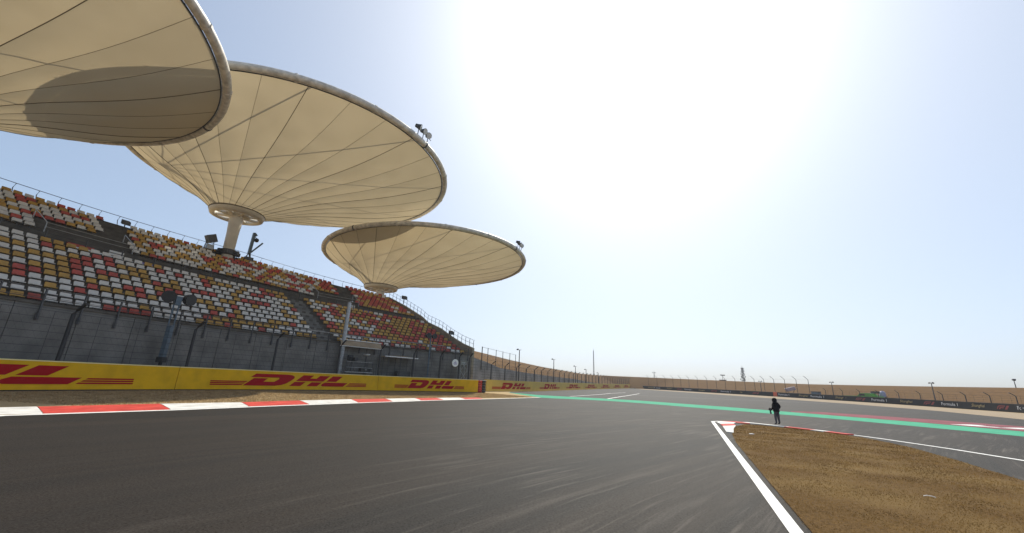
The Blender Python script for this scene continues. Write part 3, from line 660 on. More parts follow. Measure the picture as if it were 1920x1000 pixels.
def path_panel(P, s0, s1, h, thick, m, parent, name='panel', front=0.0, step=4.0, z0=0.06):
    n = max(2, int((s1-s0)/step)); q = [s0+0.02+(s1-s0-0.04)*k/n for k in range(n+1)]; mb = MB()
    mb.grid([[P.at(t, front, z) for t in q] for z in (z0, h)]); mb.grid([[P.at(t, front+thick, z) for t in q] for z in (-0.1, h)], flip=True); mb.grid([[P.at(t, front, h) for t in q], [P.at(t, front+thick, h) for t in q]])
    for t in (q[0], q[-1]): mb.face([P.at(t, front, z0), P.at(t, front, h), P.at(t, front+thick, h), P.at(t, front+thick, z0)])
    return mb.build(name, m, parent)
ab2 = thing('advertising_barrier', 'farther yellow barrier with a row of red logos receding along the track', 'barrier')
LW, PER = 20.6, 28.6; k = 0; s0 = 9.0
while s0 < 215:
    s1 = min(s0+PER, 219.5); p = path_panel(P2, s0, s1, 2.4, 0.6, M_yel2, ab2)
    a = s0+2.2 if k == 0 else s0+1.5
    b = min(a+LW, s1-0.5)
    if b-a > 10: lettering((lambda a, b: lambda u, v: P2.at(a+(b-a)*(u+1.6)/9.35, -0.02, 0.52+v*1.35))(a, b), p)
    s0 = s1; k += 1

rbb = thing('advertising_barrier', 'long black barrier with white and red logos on the far right', 'barrier')
def text_mesh(txt, m, shear=0.0):
    cu = bpy.data.curves.new('t', 'FONT'); cu.body = txt; cu.shear = shear; cu.resolution_u = 2; cu.fill_mode = 'FRONT'
    o = bpy.data.objects.new('t', cu); COL.objects.link(o); dg = bpy.context.evaluated_depsgraph_get(); me = bpy.data.meshes.new_from_object(o.evaluated_get(dg))
    bpy.data.objects.remove(o); bpy.data.curves.remove(cu)
    v = np.array([p.co[:] for p in me.vertices]); f = [tuple(p.vertices) for p in me.polygons]; bpy.data.meshes.remove(me); return v, f
TXT = {k: text_mesh(k, None, sh) for k, sh in (('Formula 1', 0), ('Shanghai', 0.4), ('d', 0), ('b', 0))}
def put_text(key, fn, w, h, m, parent, name='lettering'):
    v, f = TXT[key]; x0, x1, y0, y1 = v[:, 0].min(), v[:, 0].max(), v[:, 1].min(), v[:, 1].max()
    mb = MB(); mb.v = [tuple(fn((p[0]-x0)/(x1-x0)*w, (p[1]-y0)/(y1-y0)*h)) for p in v]; mb.f = [tuple(q) for q in f]; mb.m = [0]*len(f); return mb.build(name, m, parent)
RH = 1.8
sb = [13.0, 28, 53, 78, 103, 110.0, 112.0, 128, 153, 178, 203.2, PR.len]
for a, b in zip(sb[:-1], sb[1:]):
    org_ = 110.0 <= a < 112.0
    pn = path_panel(PR, a, b, RH if not org_ else RH+0.1, 0.6, M_orange if org_ else M_bkb, rbb, 'orange_section' if org_ else 'panel', -0.12 if org_ else 0.0)
    if not org_:
        n = max(2, int((b-a)/4)); q = [a+(b-a)*k/n for k in range(n+1)]; mb = MB(); mb.grid([[PR.at(t, -0.01, RH-0.06) for t in q], [PR.at(t, -0.01, RH+0.05) for t in q], [PR.at(t, 0.62, RH+0.05) for t in q]], flip=True); mb.build('top_edge', M_concd, pn)
    if b-a > 14:
        s = a+0.9; fn = lambda s: (lambda x, z: PR.at(s+x, -0.03, z))
        put_text('Formula 1', (lambda s: lambda x, z: PR.at(s+x, -0.03, 0.62+z))(s), 5.6, 0.78, M_wprint, pn)
        put_text('Shanghai', (lambda s: lambda x, z: PR.at(s+x, -0.03, 0.50+z))(s+10.3), 4.6, 0.95, M_gold, pn)
        if b-a > 22:
            mb = MB(); F1 = [[(0.0,0.1),(0.55,0.62),(0.8,0.72),(2.5,0.72),(2.75,0.95),(0.7,0.95),(0.25,0.75),(-0.25,0.1)], [(0.35,0.1),(0.75,0.48),(0.95,0.56),(2.2,0.56),(1.98,0.34),(1.1,0.34),(0.85,0.1)], [(2.3,0.1),(3.2,0.95),(4.0,0.95),(3.1,0.1)]]
            for p in F1: mb.poly(p, lambda u, v: PR.at(s+18.8+u*1.0, -0.03, 0.42+v*1.0))
            mb.build('logo_mark', M_redlogo, pn)

# ------------------------------------------------------------------ catch fences
def fence_post(base, inward, h, arm, r, parent, name='post'):
    """upright post whose top bends towards the track"""
    b = Vector(base); i = Vector((inward.x, inward.y, 0)).normalized(); mb = MB()
    mb.tube([b, b+Vector((0, 0, h)), b+Vector((0, 0, h+arm*0.30))+i*arm*0.32, b+Vector((0, 0, h+arm*0.72))+i*arm*0.95], [r, r*0.95, r*0.9, r*0.8], 6)
    return mb.build(name, M_black, parent)
def fence(label, pts, inward, z0, h, arm, r, posts, cables, parent_name='catch_fence', seam=3.0, fine=0.45, wire=0.014, mesh_ok=True):
    """pts: list of ground points under the wires"""
    f = thing(parent_name, label, 'fence')
    for p, i in posts: fence_post(p, i, h, arm, r, f)
    for k in range(cables+1):
        z = h*k/cables; mb = MB(); mb.tube([p+Vector((0, 0, z)) for p in pts], wire*1.3, 4); mb.build('cable', M_black, f)
    for k in (0.5, 1.0):
        mb = MB(); mb.tube([p+Vector((0, 0, h+arm*(0.30*k*1.0+0.42*max(0, k-0.5)*2)))+Vector((i.x, i.y, 0)).normalized()*arm*(0.32*k+0.63*max(0, k-0.5)*2)*0.95 for p, i in zip(pts, inward)], wire*1.1, 4); mb.build('cable', M_black, f)
    if mesh_ok:
        mb = MB(); L = [0]
        for a, b in zip(pts[:-1], pts[1:]): L.append(L[-1]+(b-a).length)
        n = int(L[-1]/fine); w = wire*0.30
        def P(q):
            i = min(max(int(np.searchsorted(L, q, side='right'))-1, 0), len(pts)-2); t = (q-L[i])/(L[i+1]-L[i]); return pts[i].lerp(pts[i+1], t)
        for k in range(n):
            q = k*fine; a = P(q); 
            for sgn in (-1, 1):
                b = P(min(max(q+sgn*h*0.55, 0), L[-1]))
                mb.tube([a, b+Vector((0, 0, h))], w, 3, caps=False)
        tag(mb.build('wire_mesh', M_dgrey, f), kind='stuff')
        q = seam/2
        while q < L[-1]:
            a = P(q); m2 = MB(); m2.tube([a, a+Vector((0, 0, h))], wire*1.0, 4); m2.build('mesh_seam', M_black, f); q += seam
    return f
up = Vector((0, 0, 1))
PT = [173.0, 165.2, 157.9, 151.0, 144.3, 139.3, 134.7, 130.8, 127.9, 126.3]
T_ = [174-(174-124.8)*k/70 for k in range(71)]
fence('tall black catch fence with bent posts behind the yellow barrier below the stand', [arc(t, 0.95, 2.2) for t in T_], [arc(t, 0)-arc(t, 1) for t in T_], 2.2, 3.75, 1.15, 0.15,
      [(arc(t, 0.95, 0.0)+up*2.2, arc(t, 0)-arc(t, 1)) for t in PT], 7)
S_ = [8+205*k/60 for k in range(61)]; S_p = []; s = 12.0
while s < 216: S_p.append(s); s += 6.3
fence('receding catch fence with many bent posts behind the farther yellow barrier', [P2.at(s, 0.9, 2.3) for s in S_], [P2.at(s, -1)-P2.at(s, 0) for s in S_], 2.3, 3.2, 1.15, 0.125,
      [(P2.at(s, 0.9, 0.0)+up*2.3, P2.at(s, -1)-P2.at(s, 0)) for s in S_p], 6, fine=1.2, wire=0.022)
SF = [20+113*k/30 for k in range(31)]
fence('far catch fence of tall slender posts with bent tops beyond the black barrier', [PR.at(s, 1.0, 1.7) for s in SF], [PR.at(s, -1)-PR.at(s, 0) for s in SF], 1.7, 5.5, 1.9, 0.10,
      [(PR.at(s, 1.0, 1.7), PR.at(s, -1)-PR.at(s, 0)) for s in [24, 30.5, 37, 43.5, 50, 56.5, 63, 69.5, 75.6, 81.2, 86.8, 92.4, 98.3, 104.2, 110, 116, 122, 127.8]], 2, mesh_ok=False, wire=0.010)
SN = [134+(PR.len-135)*k/40 for k in range(41)]; SP = []; s = 134.6
while s < PR.len-1: SP.append(s); s += 6.85+ (s-134)*0.024
fence('nearer low catch fence with hooked posts above the black barrier on the right', [PR.at(s, 1.0, 1.6) for s in SN], [PR.at(s, -1)-PR.at(s, 0) for s in SN], 1.6, 1.85, 1.05, 0.10,
      [(PR.at(s, 1.0, 1.6), PR.at(s, -1)-PR.at(s, 0)) for s in SP], 4, fine=1.4, wire=0.014)

# ------------------------------------------------------------------ banks and retaining wall
bw = thing('retaining_wall', 'long grey concrete retaining wall below the grassy bank', 'wall')
WT = [(8.0, 7.3), (17, 6.3), (19.5, 5.4), (43, 4.75), (99, 4.35), (147, 3.0), (175, 2.6)]
s = 8.0
while s < 172:
    s2 = s+8; mb = MB(); hh = [float(np.interp(q, [w[0] for w in WT], [w[1] for w in WT])) for q in (s, s2)]
    a0, a1, b0, b1 = P2.at(s+0.04, 5.0, 0, False), P2.at(s2-0.04, 5.0, 0, False), P2.at(s+0.04, 5.5, 0, False), P2.at(s2-0.04, 5.5, 0, False); T0, T1 = up*hh[0], up*hh[1]
    for q in ([a0, a1, a1+T1, a0+T0], [b1, b0, b0+T0, b1+T1], [a0+T0, a1+T1, b1+T1, b0+T0], [a0, a0+T0, b0+T0, b0], [a1, b1, b1+T1, a1+T1]): mb.face(q)
    mb.build('wall_panel', M_wall2, bw); s = s2
# one continuous bank running from behind the stand round to the right edge of the view
foot = []; crest = []; back = []
CL = [(6.0, 12.2), (20, 11.0), (42, 10.2), (72, 9.4), (130, 8.6), (200, 9.3)]
for k in range(24):
    s = 1+k*8.6; zf = float(np.interp(s, [w[0] for w in WT], [w[1] for w in WT])) if s < 172 else float(np.interp(s, [172, 200], [2.6, 2.2]))
    f_ = P2.at(s, 5.6, 0, False); foot.append((f_.x, f_.y, max(zf-0.25, gz(f_.y))))
    zc = float(np.interp(s, [0, 30, 58, 92, 153, 200], [10.8, 10.1, 9.3, 8.7, 8.1, 8.6])); c = P2.at(s, 17.0, 0, False); crest.append((c.x, c.y, zc)); b_ = P2.at(s, 90, 0, False); back.append((b_.x, b_.y, zc-1.0))
for k in range(26):
    s = 22+k*10.2
    f_ = PR.at(s, 3.0, 0, False); c = PR.at(s, 25, 0, False); b_ = PR.at(s, 130, 0, False)
    zc = float(np.interp(c.y, [60, 116, 142, 172, 198, 227, 262, 284], [6.0, 6.25, 6.4, 6.55, 6.75, 7.45, 8.4, 9.0]))
    foot.append((f_.x, f_.y, gz(f_.y)+0.05)); crest.append((c.x, c.y, zc)); back.append((b_.x, b_.y, zc-1.2))
mb = MB(); rows = [foot]
for t in (0.25, 0.5, 0.75, 0.92):
    rows.append([tuple(f_[j]+(c[j]-f_[j])*t for j in range(2))+(f_[2]+(c[2]-f_[2])*(t**0.9)+0.12*math.sin(i*1.7+t*9),) for i, (f_, c) in enumerate(zip(foot, crest))])
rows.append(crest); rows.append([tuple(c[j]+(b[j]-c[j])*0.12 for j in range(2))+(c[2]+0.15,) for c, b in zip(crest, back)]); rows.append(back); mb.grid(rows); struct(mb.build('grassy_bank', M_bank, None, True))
# ------------------------------------------------------------------ lamp posts, masts, floodlights
def lamp_post(p, h, label, heads=1, m=M_black, w=0.5, rot=0.0, lean=(0, 0)):
    t = thing('lamp_post', label, 'lamp post', 'lamp posts along the track', p); mb = MB(); topp = Vector((lean[0], lean[1], h))
    mb.tube([(0, 0, 0), topp*0.5, topp], [0.17, 0.14, 0.10], 7); mb.build('pole', m, t)
    d = Vector((math.cos(rot), math.sin(rot), 0)); mb = MB(); mb.tube([topp-d*w, topp+d*w], 0.06, 5); mb.build('crossarm', m, t)
    for k in ((-1,) if heads == 1 else (-1, 1)):
        mb = MB(); mb.box((0, 0, 0), (0.5, 0.36, 0.30), 0, 0, Matrix.Translation(topp+d*w*k+Vector((0, 0, 0.12))) @ Matrix.Rotation(rot, 4, 'Z') @ Matrix.Rotation(0.4*k, 4, 'Y')); hd = mb.build('lamp_head', M_black, t)
        mb = MB(); mb.box((0, 0, -0.16), (0.4, 0.28, 0.03), 0, 0, Matrix.Translation(topp+d*w*k+Vector((0, 0, 0.12))) @ Matrix.Rotation(rot, 4, 'Z') @ Matrix.Rotation(0.4*k, 4, 'Y')); mb.build('lens', M_lens, hd)
    return t
for (x, y, h), lb in zip([(2.85, 105.6, 10.2), (15.05, 134.6, 9.6), (26.55, 161.2, 8.6), (33.75, 177.1, 8.0), (43.6, 198.0, 7.2)],
        ['nearest and tallest lamp post above the farther yellow barrier', 'second lamp post along the farther yellow barrier', 'third lamp post along the farther yellow barrier', 'fourth lamp post along the farther yellow barrier', 'fifth and smallest lamp post along the farther yellow barrier']):
    lamp_post((x, y, gz(y)), h, lb, 1)
lamp_post((127.2, 123.2, gz(123)), 6.6, 'twin headed lamp post behind the black barrier at far right', 2, M_dgrey, 0.85, 0.3)
lamp_post((126.8, 161.0, gz(161)), 6.5, 'twin headed lamp post left of the bright green vehicle', 2, M_dgrey, 0.8, 0.3)
lamp_post((121.2, 197.5, gz(197)), 6.4, 'small twin headed lamp post among the tall far fence posts', 2, M_dgrey, 0.8, 0.3)
def lattice(p, h, w, label, cat, name, m=M_dgrey, arms=0):
    t = thing(name, label, cat, None, p); mb = MB()
    for a in range(3):
        an = 2*PI*a/3; mb.tube([(w*math.cos(an), w*math.sin(an), 0), (w*0.3*math.cos(an), w*0.3*math.sin(an), h)], 0.11 if not arms else 0.07, 4)
    n = int(h/1.4)
    for k in range(n):
        for a in range(3):
            f0, f1 = 1-0.7*k/n, 1-0.7*(k+1)/n; a0, a1 = 2*PI*a/3, 2*PI*(a+1)/3
            mb.tube([(w*f0*math.cos(a0), w*f0*math.sin(a0), h*k/n), (w*f1*math.cos(a1), w*f1*math.sin(a1), h*(k+1)/n)], 0.05, 3)
    mb.build('lattice_frame', m, t); mb = MB(); mb.tube([(0, 0, h), (0, 0, h+1.6)], 0.06, 4); mb.build('tip', m, t)
    for k in range(arms):
        z = h*(0.22+0.78*k/max(1, arms-1)); L = (1.5 if k % 3 else 0.9)*(1-0.66*k/arms); an = k*2.4
        for q in range(3):
            a = an+q*2.1; d = Vector((math.cos(a), math.sin(a), 0)); m2 = MB(); m2.tube([Vector((0, 0, z)), Vector((0, 0, z+0.1))+d*L], 0.07, 4); m2.box((0, 0, 0), (0.42, 0.42, 0.42), 0, 0, Matrix.Translation(Vector((0, 0, z+0.15))+d*L) @ Matrix.Rotation(a, 4, 'Z')); m2.build('antenna', m, t)
    return t
lattice((58.9, 281.5, 6.5), 19.0, 0.55, 'tall thin lattice mast rising alone behind the far bank', 'mast', 'radio_mast', M_dgrey)
lattice((143.9, 251.0, 6.3), 9.6, 0.55, 'dark antenna tower bristling with antennas on the bank skyline', 'antenna tower', 'antenna_tower', M_dgrey, 15)
lattice((104, 292, 7.6), 5.0, 0.35, 'short thin mast on the skyline above the end of the yellow barrier', 'mast', 'radio_mast', M_dgrey, 2)
def flood(p, h, wid, label, rz=0, hut=False):
    t = thing('floodlight', label, 'floodlight', None, p, rz); mb = MB(); mb.tube([(0, 0, 0), (0, 0, h)], [0.16, 0.1], 6); mb.build('pole', M_dgrey, t)
    mb = MB(); mb.box((0, 0, h), (wid, 0.16, 0.12)); mb.build('crossarm', M_dgrey, t)
    for k in range(5):
        mb = MB(); mb.tube([(wid*(k/4-0.5), -0.3, h+0.2), (wid*(k/4-0.5), 0.25, h+0.35)], [0.34, 0.2], 7); mb.build('lamp_head', M_black, t)
    return t
flood((138.7, 265.2, 7.8), 3.9, 2.4, 'wide headed floodlight on the skyline above a dark hut')
flood((166.6, 134.5, 5.5), 3.6, 2.4, 'wide headed floodlight on the skyline at the right edge', 0.8)
ht = thing('hut', 'small dark hut on the skyline below a floodlight', 'hut', None, (138.0, 264.0, 7.0)); mb = MB(); mb.box((0, 0, 0.75), (3.4, 2.4, 2.2)); mb.build('wall', M_dgrey, ht); mb = MB(); mb.box((0, 0, 1.92), (3.8, 2.8, 0.14)); mb.build('roof', M_black, ht)

# scaffold frames on the slope past the end of the stand
scf = thing('scaffold', 'tall see through scaffold frame on the slope beyond the stand', 'scaffold')
scp = [(-6.0, 92.6), (-4.8, 95.2), (-3.0, 99.5), (-1.4, 103.5), (0.4, 107.5), (2.0, 111.0)]
for i, (x, y) in enumerate(scp):
    mb = MB(); mb.tube([(x, y, 4.5), (x, y, 9.6-0.05*i)], 0.075 if i else 0.11, 5); mb.build('upright', M_dgrey, scf)
for z in (9.5, 7.8):
    mb = MB(); mb.tube([(x, y, z-0.05*i) for i, (x, y) in enumerate(scp)], 0.04, 4); mb.build('rail', M_galv, scf)

# ------------------------------------------------------------------ things standing between barrier and stand
sp = thing('speaker_pole', 'blue grey pole with two round black loudspeakers in front of the seats', 'loudspeaker', None, arc(159.1, 2.3, 0)); 
mb = MB(); mb.box((0, 0, 4.55), (0.42, 0.42, 3.2)); mb.box((0, 0, 2.8), (0.6, 0.6, 0.5), 1); mb.build('lower_pole', [M_bluegrey, M_black], sp)
for dx in (-0.24, 0.24):
    mb = MB(); mb.tube([(dx*math.cos(R_(70)), dx*math.sin(R_(70)), 6.1), (dx*math.cos(R_(70)), dx*math.sin(R_(70)), 8.9)], 0.07, 5); mb.build('twin_rod', M_bluegrey, sp)
mb = MB(); mb.box((0, 0, 8.7), (0.55, 0.4, 0.9), 0, R_(70)); mb.build('bracket', M_bluegrey, sp)
mb = MB(); mb.tube([(-0.95*math.cos(R_(70)), -0.95*math.sin(R_(70)), 9.0), (0.95*math.cos(R_(70)), 0.95*math.sin(R_(70)), 9.0)], 0.08, 5); mb.tube([(0,0,0),(0,0,2.7)], 0.16, 6); mb.build('crossbar', M_black, sp)
for k in (-1, 1):
    c = Vector((0.95*k*math.cos(R_(70)), 0.95*k*math.sin(R_(70)), 9.0)); f_ = (arc(159, 0)-arc(159, 1)).normalized(); f_ = (f_+Vector((0.25*k, 0.2*k, -0.15))).normalized()
    mb = MB(); mb.tube([c-f_*0.45, c-f_*0.1, c+f_*0.4], [0.30, 0.55, 0.62], 12); mb.build('loudspeaker', M_black, sp)

gp = thing('service_pole', 'thick pale grey pole standing in front of the lower seats', 'pole', None, arc(143.3, 2.6, 0)); mb = MB(); mb.tube([(0, 0, 0), (0, 0, 12.6)], [0.34, 0.27], 10); mb.build('shaft', M_galv, gp); mb = MB(); mb.tube([(0, 0, 12.6), (0.5, -0.2, 12.75)], 0.12, 6); mb.build('cap', M_galv, gp)
aw = thing('awning', 'tan canvas awning with white edges along the top of the stand wall', 'awning', None, arc(141.2, 2.8, 0)); rz = R_(141.2)+PI/2; aw.rotation_euler = (0, 0, rz)
mb = MB(); mb.grid([[(-3.4, 0.7, 6.2), (0, 0.7, 6.15), (3.4, 0.7, 6.2)], [(-3.4, 0.35, 7.0), (0, 0.35, 6.95), (3.4, 0.35, 7.0)], [(-3.4, -0.2, 7.12), (0, -0.2, 7.06), (3.4, -0.2, 7.12)]]); mb.build('canvas', M_canvas, aw, True)
mb = MB(); mb.tube([(-3.5, 0.72, 6.18), (3.5, 0.72, 6.18)], 0.06, 5); mb.build('edge_bar', M_whitep, aw); mb = MB(); mb.tube([(-3.5, 0.3, 7.1), (3.5, 0.3, 7.1)], 0.06, 5); mb.build('edge_bar', M_whitep, aw)
for x in (-3.2, 3.2): mb = MB(); mb.tube([(x, 0.3, 0), (x, 0.3, 7.1)], 0.05, 5); mb.build('leg', M_dgrey, aw)

cp = thing('camera_platform', 'scaffold platform with camera gear on stands behind the barrier', 'platform', None, arc(141.6, 1.9, 0)); cp.rotation_euler = (0, 0, R_(141.6)+PI/2)
mb = MB(); mb.box((0, 0, 2.55), (4.4, 1.5, 0.10)); mb.build('deck', M_galv, cp)
for x in (-2.1, 2.1):
    for y in (-0.7, 0.7): mb = MB(); mb.tube([(x, y, 0), (x, y, 4.1 if x < 0 else 4.0)], 0.045, 5); mb.build('upright', M_dgrey, cp)
for z in (3.2, 4.0):
    mb = MB(); mb.tube([(-2.1, 0.72, z), (2.1, 0.72, z)], 0.04, 5); mb.build('guard_rail', M_galv, cp)
mb = MB(); mb.tube([(2.1, 0.7, 4.0), (3.1, 0.9, 0.0)], 0.045, 5); mb.tube([(-2.1, 0.7, 4.0), (-3.0, 0.9, 0.0)], 0.045, 5); mb.build('brace', M_dgrey, cp)
tc = thing('television_camera', 'bulky black television camera on a tripod on the scaffold platform', 'camera', None, arc(142.3, 1.9, 2.6)); tc.rotation_euler = (0, 0, R_(142.3)+PI/2)
mb = MB(); mb.box((0, 0, 1.75), (0.55, 0.95, 0.55)); mb.box((0.05, -0.45, 1.95), (0.7, 0.4, 0.8)); mb.build('body', M_black, tc); mb = MB(); mb.tube([(0, 0.4, 1.75), (0, 1.15, 1.75)], [0.22, 0.28], 10); mb.build('lens', M_black, tc)
for a in range(3): mb = MB(); mb.tube([(0, 0, 1.5), (0.6*math.cos(a*2.1), 0.6*math.sin(a*2.1), 0.0)], 0.05, 5); mb.build('tripod_leg', M_dgrey, tc)
fc = thing('equipment_case', 'black equipment case on the platform deck beside the camera', 'case', None, arc(140.6, 1.9, 2.6)); fc.rotation_euler = (0, 0, R_(140.6)+PI/2)
mb = MB(); mb.box((0, 0, 0.3), (1.6, 0.7, 0.6)); mb.build('shell', M_black, fc); mb = MB(); mb.box((0, 0, 0.63), (1.64, 0.74, 0.06)); mb.build('lid', M_dgrey, fc); mb = MB(); mb.box((0, 0.37, 0.35), (0.3, 0.05, 0.08)); mb.build('handle', M_galv, fc)
ds = thing('satellite_dish', 'small round dish on a stand above the camera platform', 'dish', None, arc(140.4, 2.3, 0)); mb = MB(); mb.tube([(0, 0, 0), (0, 0, 5.0)], 0.05, 5); mb.build('stand', M_dgrey, ds); mb = MB(); mb.lathe([(0.02, 0.0), (0.3, 0.05), (0.5, 0.2), (0.52, 0.26), (0.3, 0.12), (0.02, 0.06)], (0, 0, 5.0), 14); mb.build('bowl', M_whitep, ds, True)

sl = thing('shelter', 'open shelter with a wide flat pale roof behind the barrier', 'shelter', None, arc(136.3, 2.1, 0)); sl.rotation_euler = (0, 0, R_(136.3)+PI/2)
mb = MB(); mb.prism([(-3.0, 5.10), (3.0, 5.10), (2.9, 5.22), (0, 5.42), (-2.9, 5.22)], lambda x, z: (x, -1.0, z), lambda x, z: (x, 1.1, z)); mb.build('roof', M_canvas, sl); mb = MB(); mb.box((0, 1.12, 5.16), (6.05, 0.05, 0.14)); mb.build('fascia', M_whitep, sl)
for x in (-2.2, 0, 2.2):
    for y in (-0.8, 0.8): mb = MB(); mb.tube([(x, y, 0), (x, y, 5.12)], 0.05, 5); mb.build('leg', M_dgrey, sl)
mb = MB(); mb.box((-0.9, 0.2, 2.6), (2.4, 0.9, 0.9)); mb.build('counter', M_dgrey, sl)
sg = thing('round_sign', 'round white sign with purple marks hung on the fence near its end', 'sign', None, arc(128.6, 0.75, 4.9)); sg.rotation_euler = (0, 0, R_(128.6)+PI/2)
mb = MB(); mb.lathe([(0.001, 0.04), (0.62, 0.04), (0.66, 0.0), (0.62, -0.04), (0.001, -0.04)], (0, 0, 0), 24); o = mb.build('disc', M_whitep, sg); o.rotation_euler = (PI/2, 0, 0)
put_text('d', lambda x, z: (0.34-x, 0.05, -0.28+z), 0.30, 0.56, M_purple, sg, 'letter'); put_text('b', lambda x, z: (-0.04-x, 0.05, -0.28+z), 0.30, 0.56, M_purple, sg, 'letter')
sx_ = thing('scaffold_tower', 'pale cross braced scaffold tower beside the round sign', 'scaffold', None, arc(126.9, 1.9, 0)); sx_.rotation_euler = (0, 0, R_(126.9)+PI/2)
for x in (-0.7, 0.7):
    for y in (-0.5, 0.5): mb = MB(); mb.tube([(x, y, 0), (x, y, 5.4)], 0.06, 5); mb.build('upright', M_galv, sx_)
for k in range(3):
    z = 0.3+1.7*k; mb = MB(); mb.tube([(-0.7, 0.5, z), (0.7, 0.5, z+1.7)], 0.05, 4); mb.build('brace', M_galv, sx_); mb = MB(); mb.tube([(0.7, 0.5, z), (-0.7, 0.5, z+1.7)], 0.05, 4); mb.build('brace', M_galv, sx_)
mb = MB(); mb.box((0, 0, 5.4), (1.7, 1.3, 0.12)); mb.build('deck', M_galv, sx_); mb = MB(); mb.box((0, 0.3, 5.0), (1.2, 0.3, 0.55)); mb.build('cabinet', M_galv, sx_)
sp2 = thing('speaker_pole', 'thin dark pole with loudspeakers in front of the red seats', 'loudspeaker', None, arc(131.8, 2.6, 0)); mb = MB(); mb.tube([(0, 0, 0), (0, 0, 9.6)], 0.13, 6); mb.build('pole', M_bluegrey, sp2)
for k in (-1, 1): mb = MB(); c = Vector((0.6*k*math.cos(R_(42)), 0.6*k*math.sin(R_(42)), 9.3)); f_ = (arc(131, 0)-arc(131, 1)).normalized(); mb.tube([c-f_*0.4, c+f_*0.4], [0.3, 0.48], 10); mb.build('loudspeaker', M_black, sp2)
mb = MB(); mb.box((0, 0, 9.3), (1.3, 0.15, 0.15), 0, R_(42)); mb.build('crossbar', M_black, sp2)

def box_speaker(th, d, z, label, s=1.0, h=0.9):
    t = thing('box_speaker', label, 'loudspeaker', 'box speakers along the top rail', arc(th, d, z), R_(th)+PI/2); mb = MB()
    mb.prism([(-0.7*s, 0), (0.7*s, 0), (0.7*s, 0.95*s), (-0.7*s, 0.95*s)], lambda x, q: (x, -0.4*s, q+0.25), lambda x, q: (x*1.15, 0.5*s-0.25*q, q)); mb.build('cabinet', M_black, t)
    mb = MB(); mb.tube([(0, 0, -h), (0, 0, 0.3)], 0.07, 5); mb.build('bracket', M_dgrey, t)
    mb = MB(); mb.box((0, 0.42*s, 0.5*s), (1.2*s, 0.06, 0.7*s)); mb.build('grille', M_dgrey, t)
box_speaker(156.95, 25.2, 20.9, 'black box speaker on the top rail near the left canopy', 0.62)
box_speaker(129.6, 21.8, hz(129.6, 19.6)+0.6, 'black box speaker on the railing right of the smallest canopy', 0.75)
box_speaker(126.6, 8.0, hz(126.6, 10.6)+0.5, 'black box speaker on the low end of the side railing', 0.62)
# equipment round the foot of the middle column
pc = Vector((-48.04, 64.49, 20.6))
cl = thing('column_collar', 'dark equipment collar clamped round the foot of the tall column', 'equipment', None, pc); mb = MB(); mb.lathe([(0.86, 0.1), (1.25, 0.15), (1.35, 0.6), (1.2, 1.0), (0.86, 1.05)], (0, 0, 0), 16); mb.build('ring', M_dgrey, cl)
for k in range(7): a = k*0.9; mb = MB(); mb.box((1.5*math.cos(a), 1.5*math.sin(a), 0.5), (0.6, 0.5, 0.6), 0, a); mb.build('box', M_black if k % 2 else M_dgrey, cl)
fl_ = thing('projector_light', 'tilted dark projector on a stand left of the tall column', 'light', None, arc(150.75, 25.4, hz(150.7, 20.54))); fl_.rotation_euler = (0, 0, R_(150.7)+PI/2)
mb = MB(); mb.box((0, 0, 0), (1.3, 1.0, 1.3), 0, 0, Matrix.Translation((0, 0, 2.2)) @ Matrix.Rotation(0.45, 4, 'Y')); mb.build('housing', M_dgrey, fl_); mb = MB(); mb.box((0, 0, 0.8), (0.9, 0.7, 0.8)); mb.build('ballast_box', M_galv, fl_)
for x in (-0.8, 0.8): mb = MB(); mb.tube([(x, 0, 0), (x*0.6, 0, 1.9)], 0.06, 5); mb.build('leg', M_black, fl_)
jb = thing('camera_jib', 'dark V shaped camera jib standing right of the tall column', 'camera jib', None, arc(147.1, 25.9, hz(147.1, 20.54))); jb.rotation_euler = (0, 0, R_(147.1)+PI/2)
mb = MB(); mb.box((0, 0, 0.5), (1.3, 0.8, 1.0)); mb.build('base', M_dgrey, jb); mb = MB(); mb.tube([(0.9, 0, 0.2), (0, 0, 1.9)], 0.1, 5); mb.tube([(-0.2, 0, 0.9), (0, 0, 1.9)], 0.16, 5); mb.build('pedestal', M_black, jb)
mb = MB(); mb.tube([(0.1, 0, 1.7), (-0.05, 0, 5.6)], [0.3, 0.3], 4); mb.tube([(-0.05, 0, 5.6), (-0.5, 0, 5.2)], 0.22, 6); mb.build('arm', M_bluegrey, jb)
mb = MB(); mb.tube([(0.1, 0, 1.6), (-1.75, 0, 4.2)], 0.15, 5); mb.build('arm', M_bluegrey, jb); mb = MB(); mb.lathe([(0.01, -0.4), (0.3, -0.28), (0.4, 0), (0.3, 0.28), (0.01, 0.4)], (-0.62, 0, 4.4), 10); mb.tube([(-0.62, 0, 4.7), (-0.2, 0, 5.0)], 0.06, 5); mb.build('camera_head', M_black, jb)

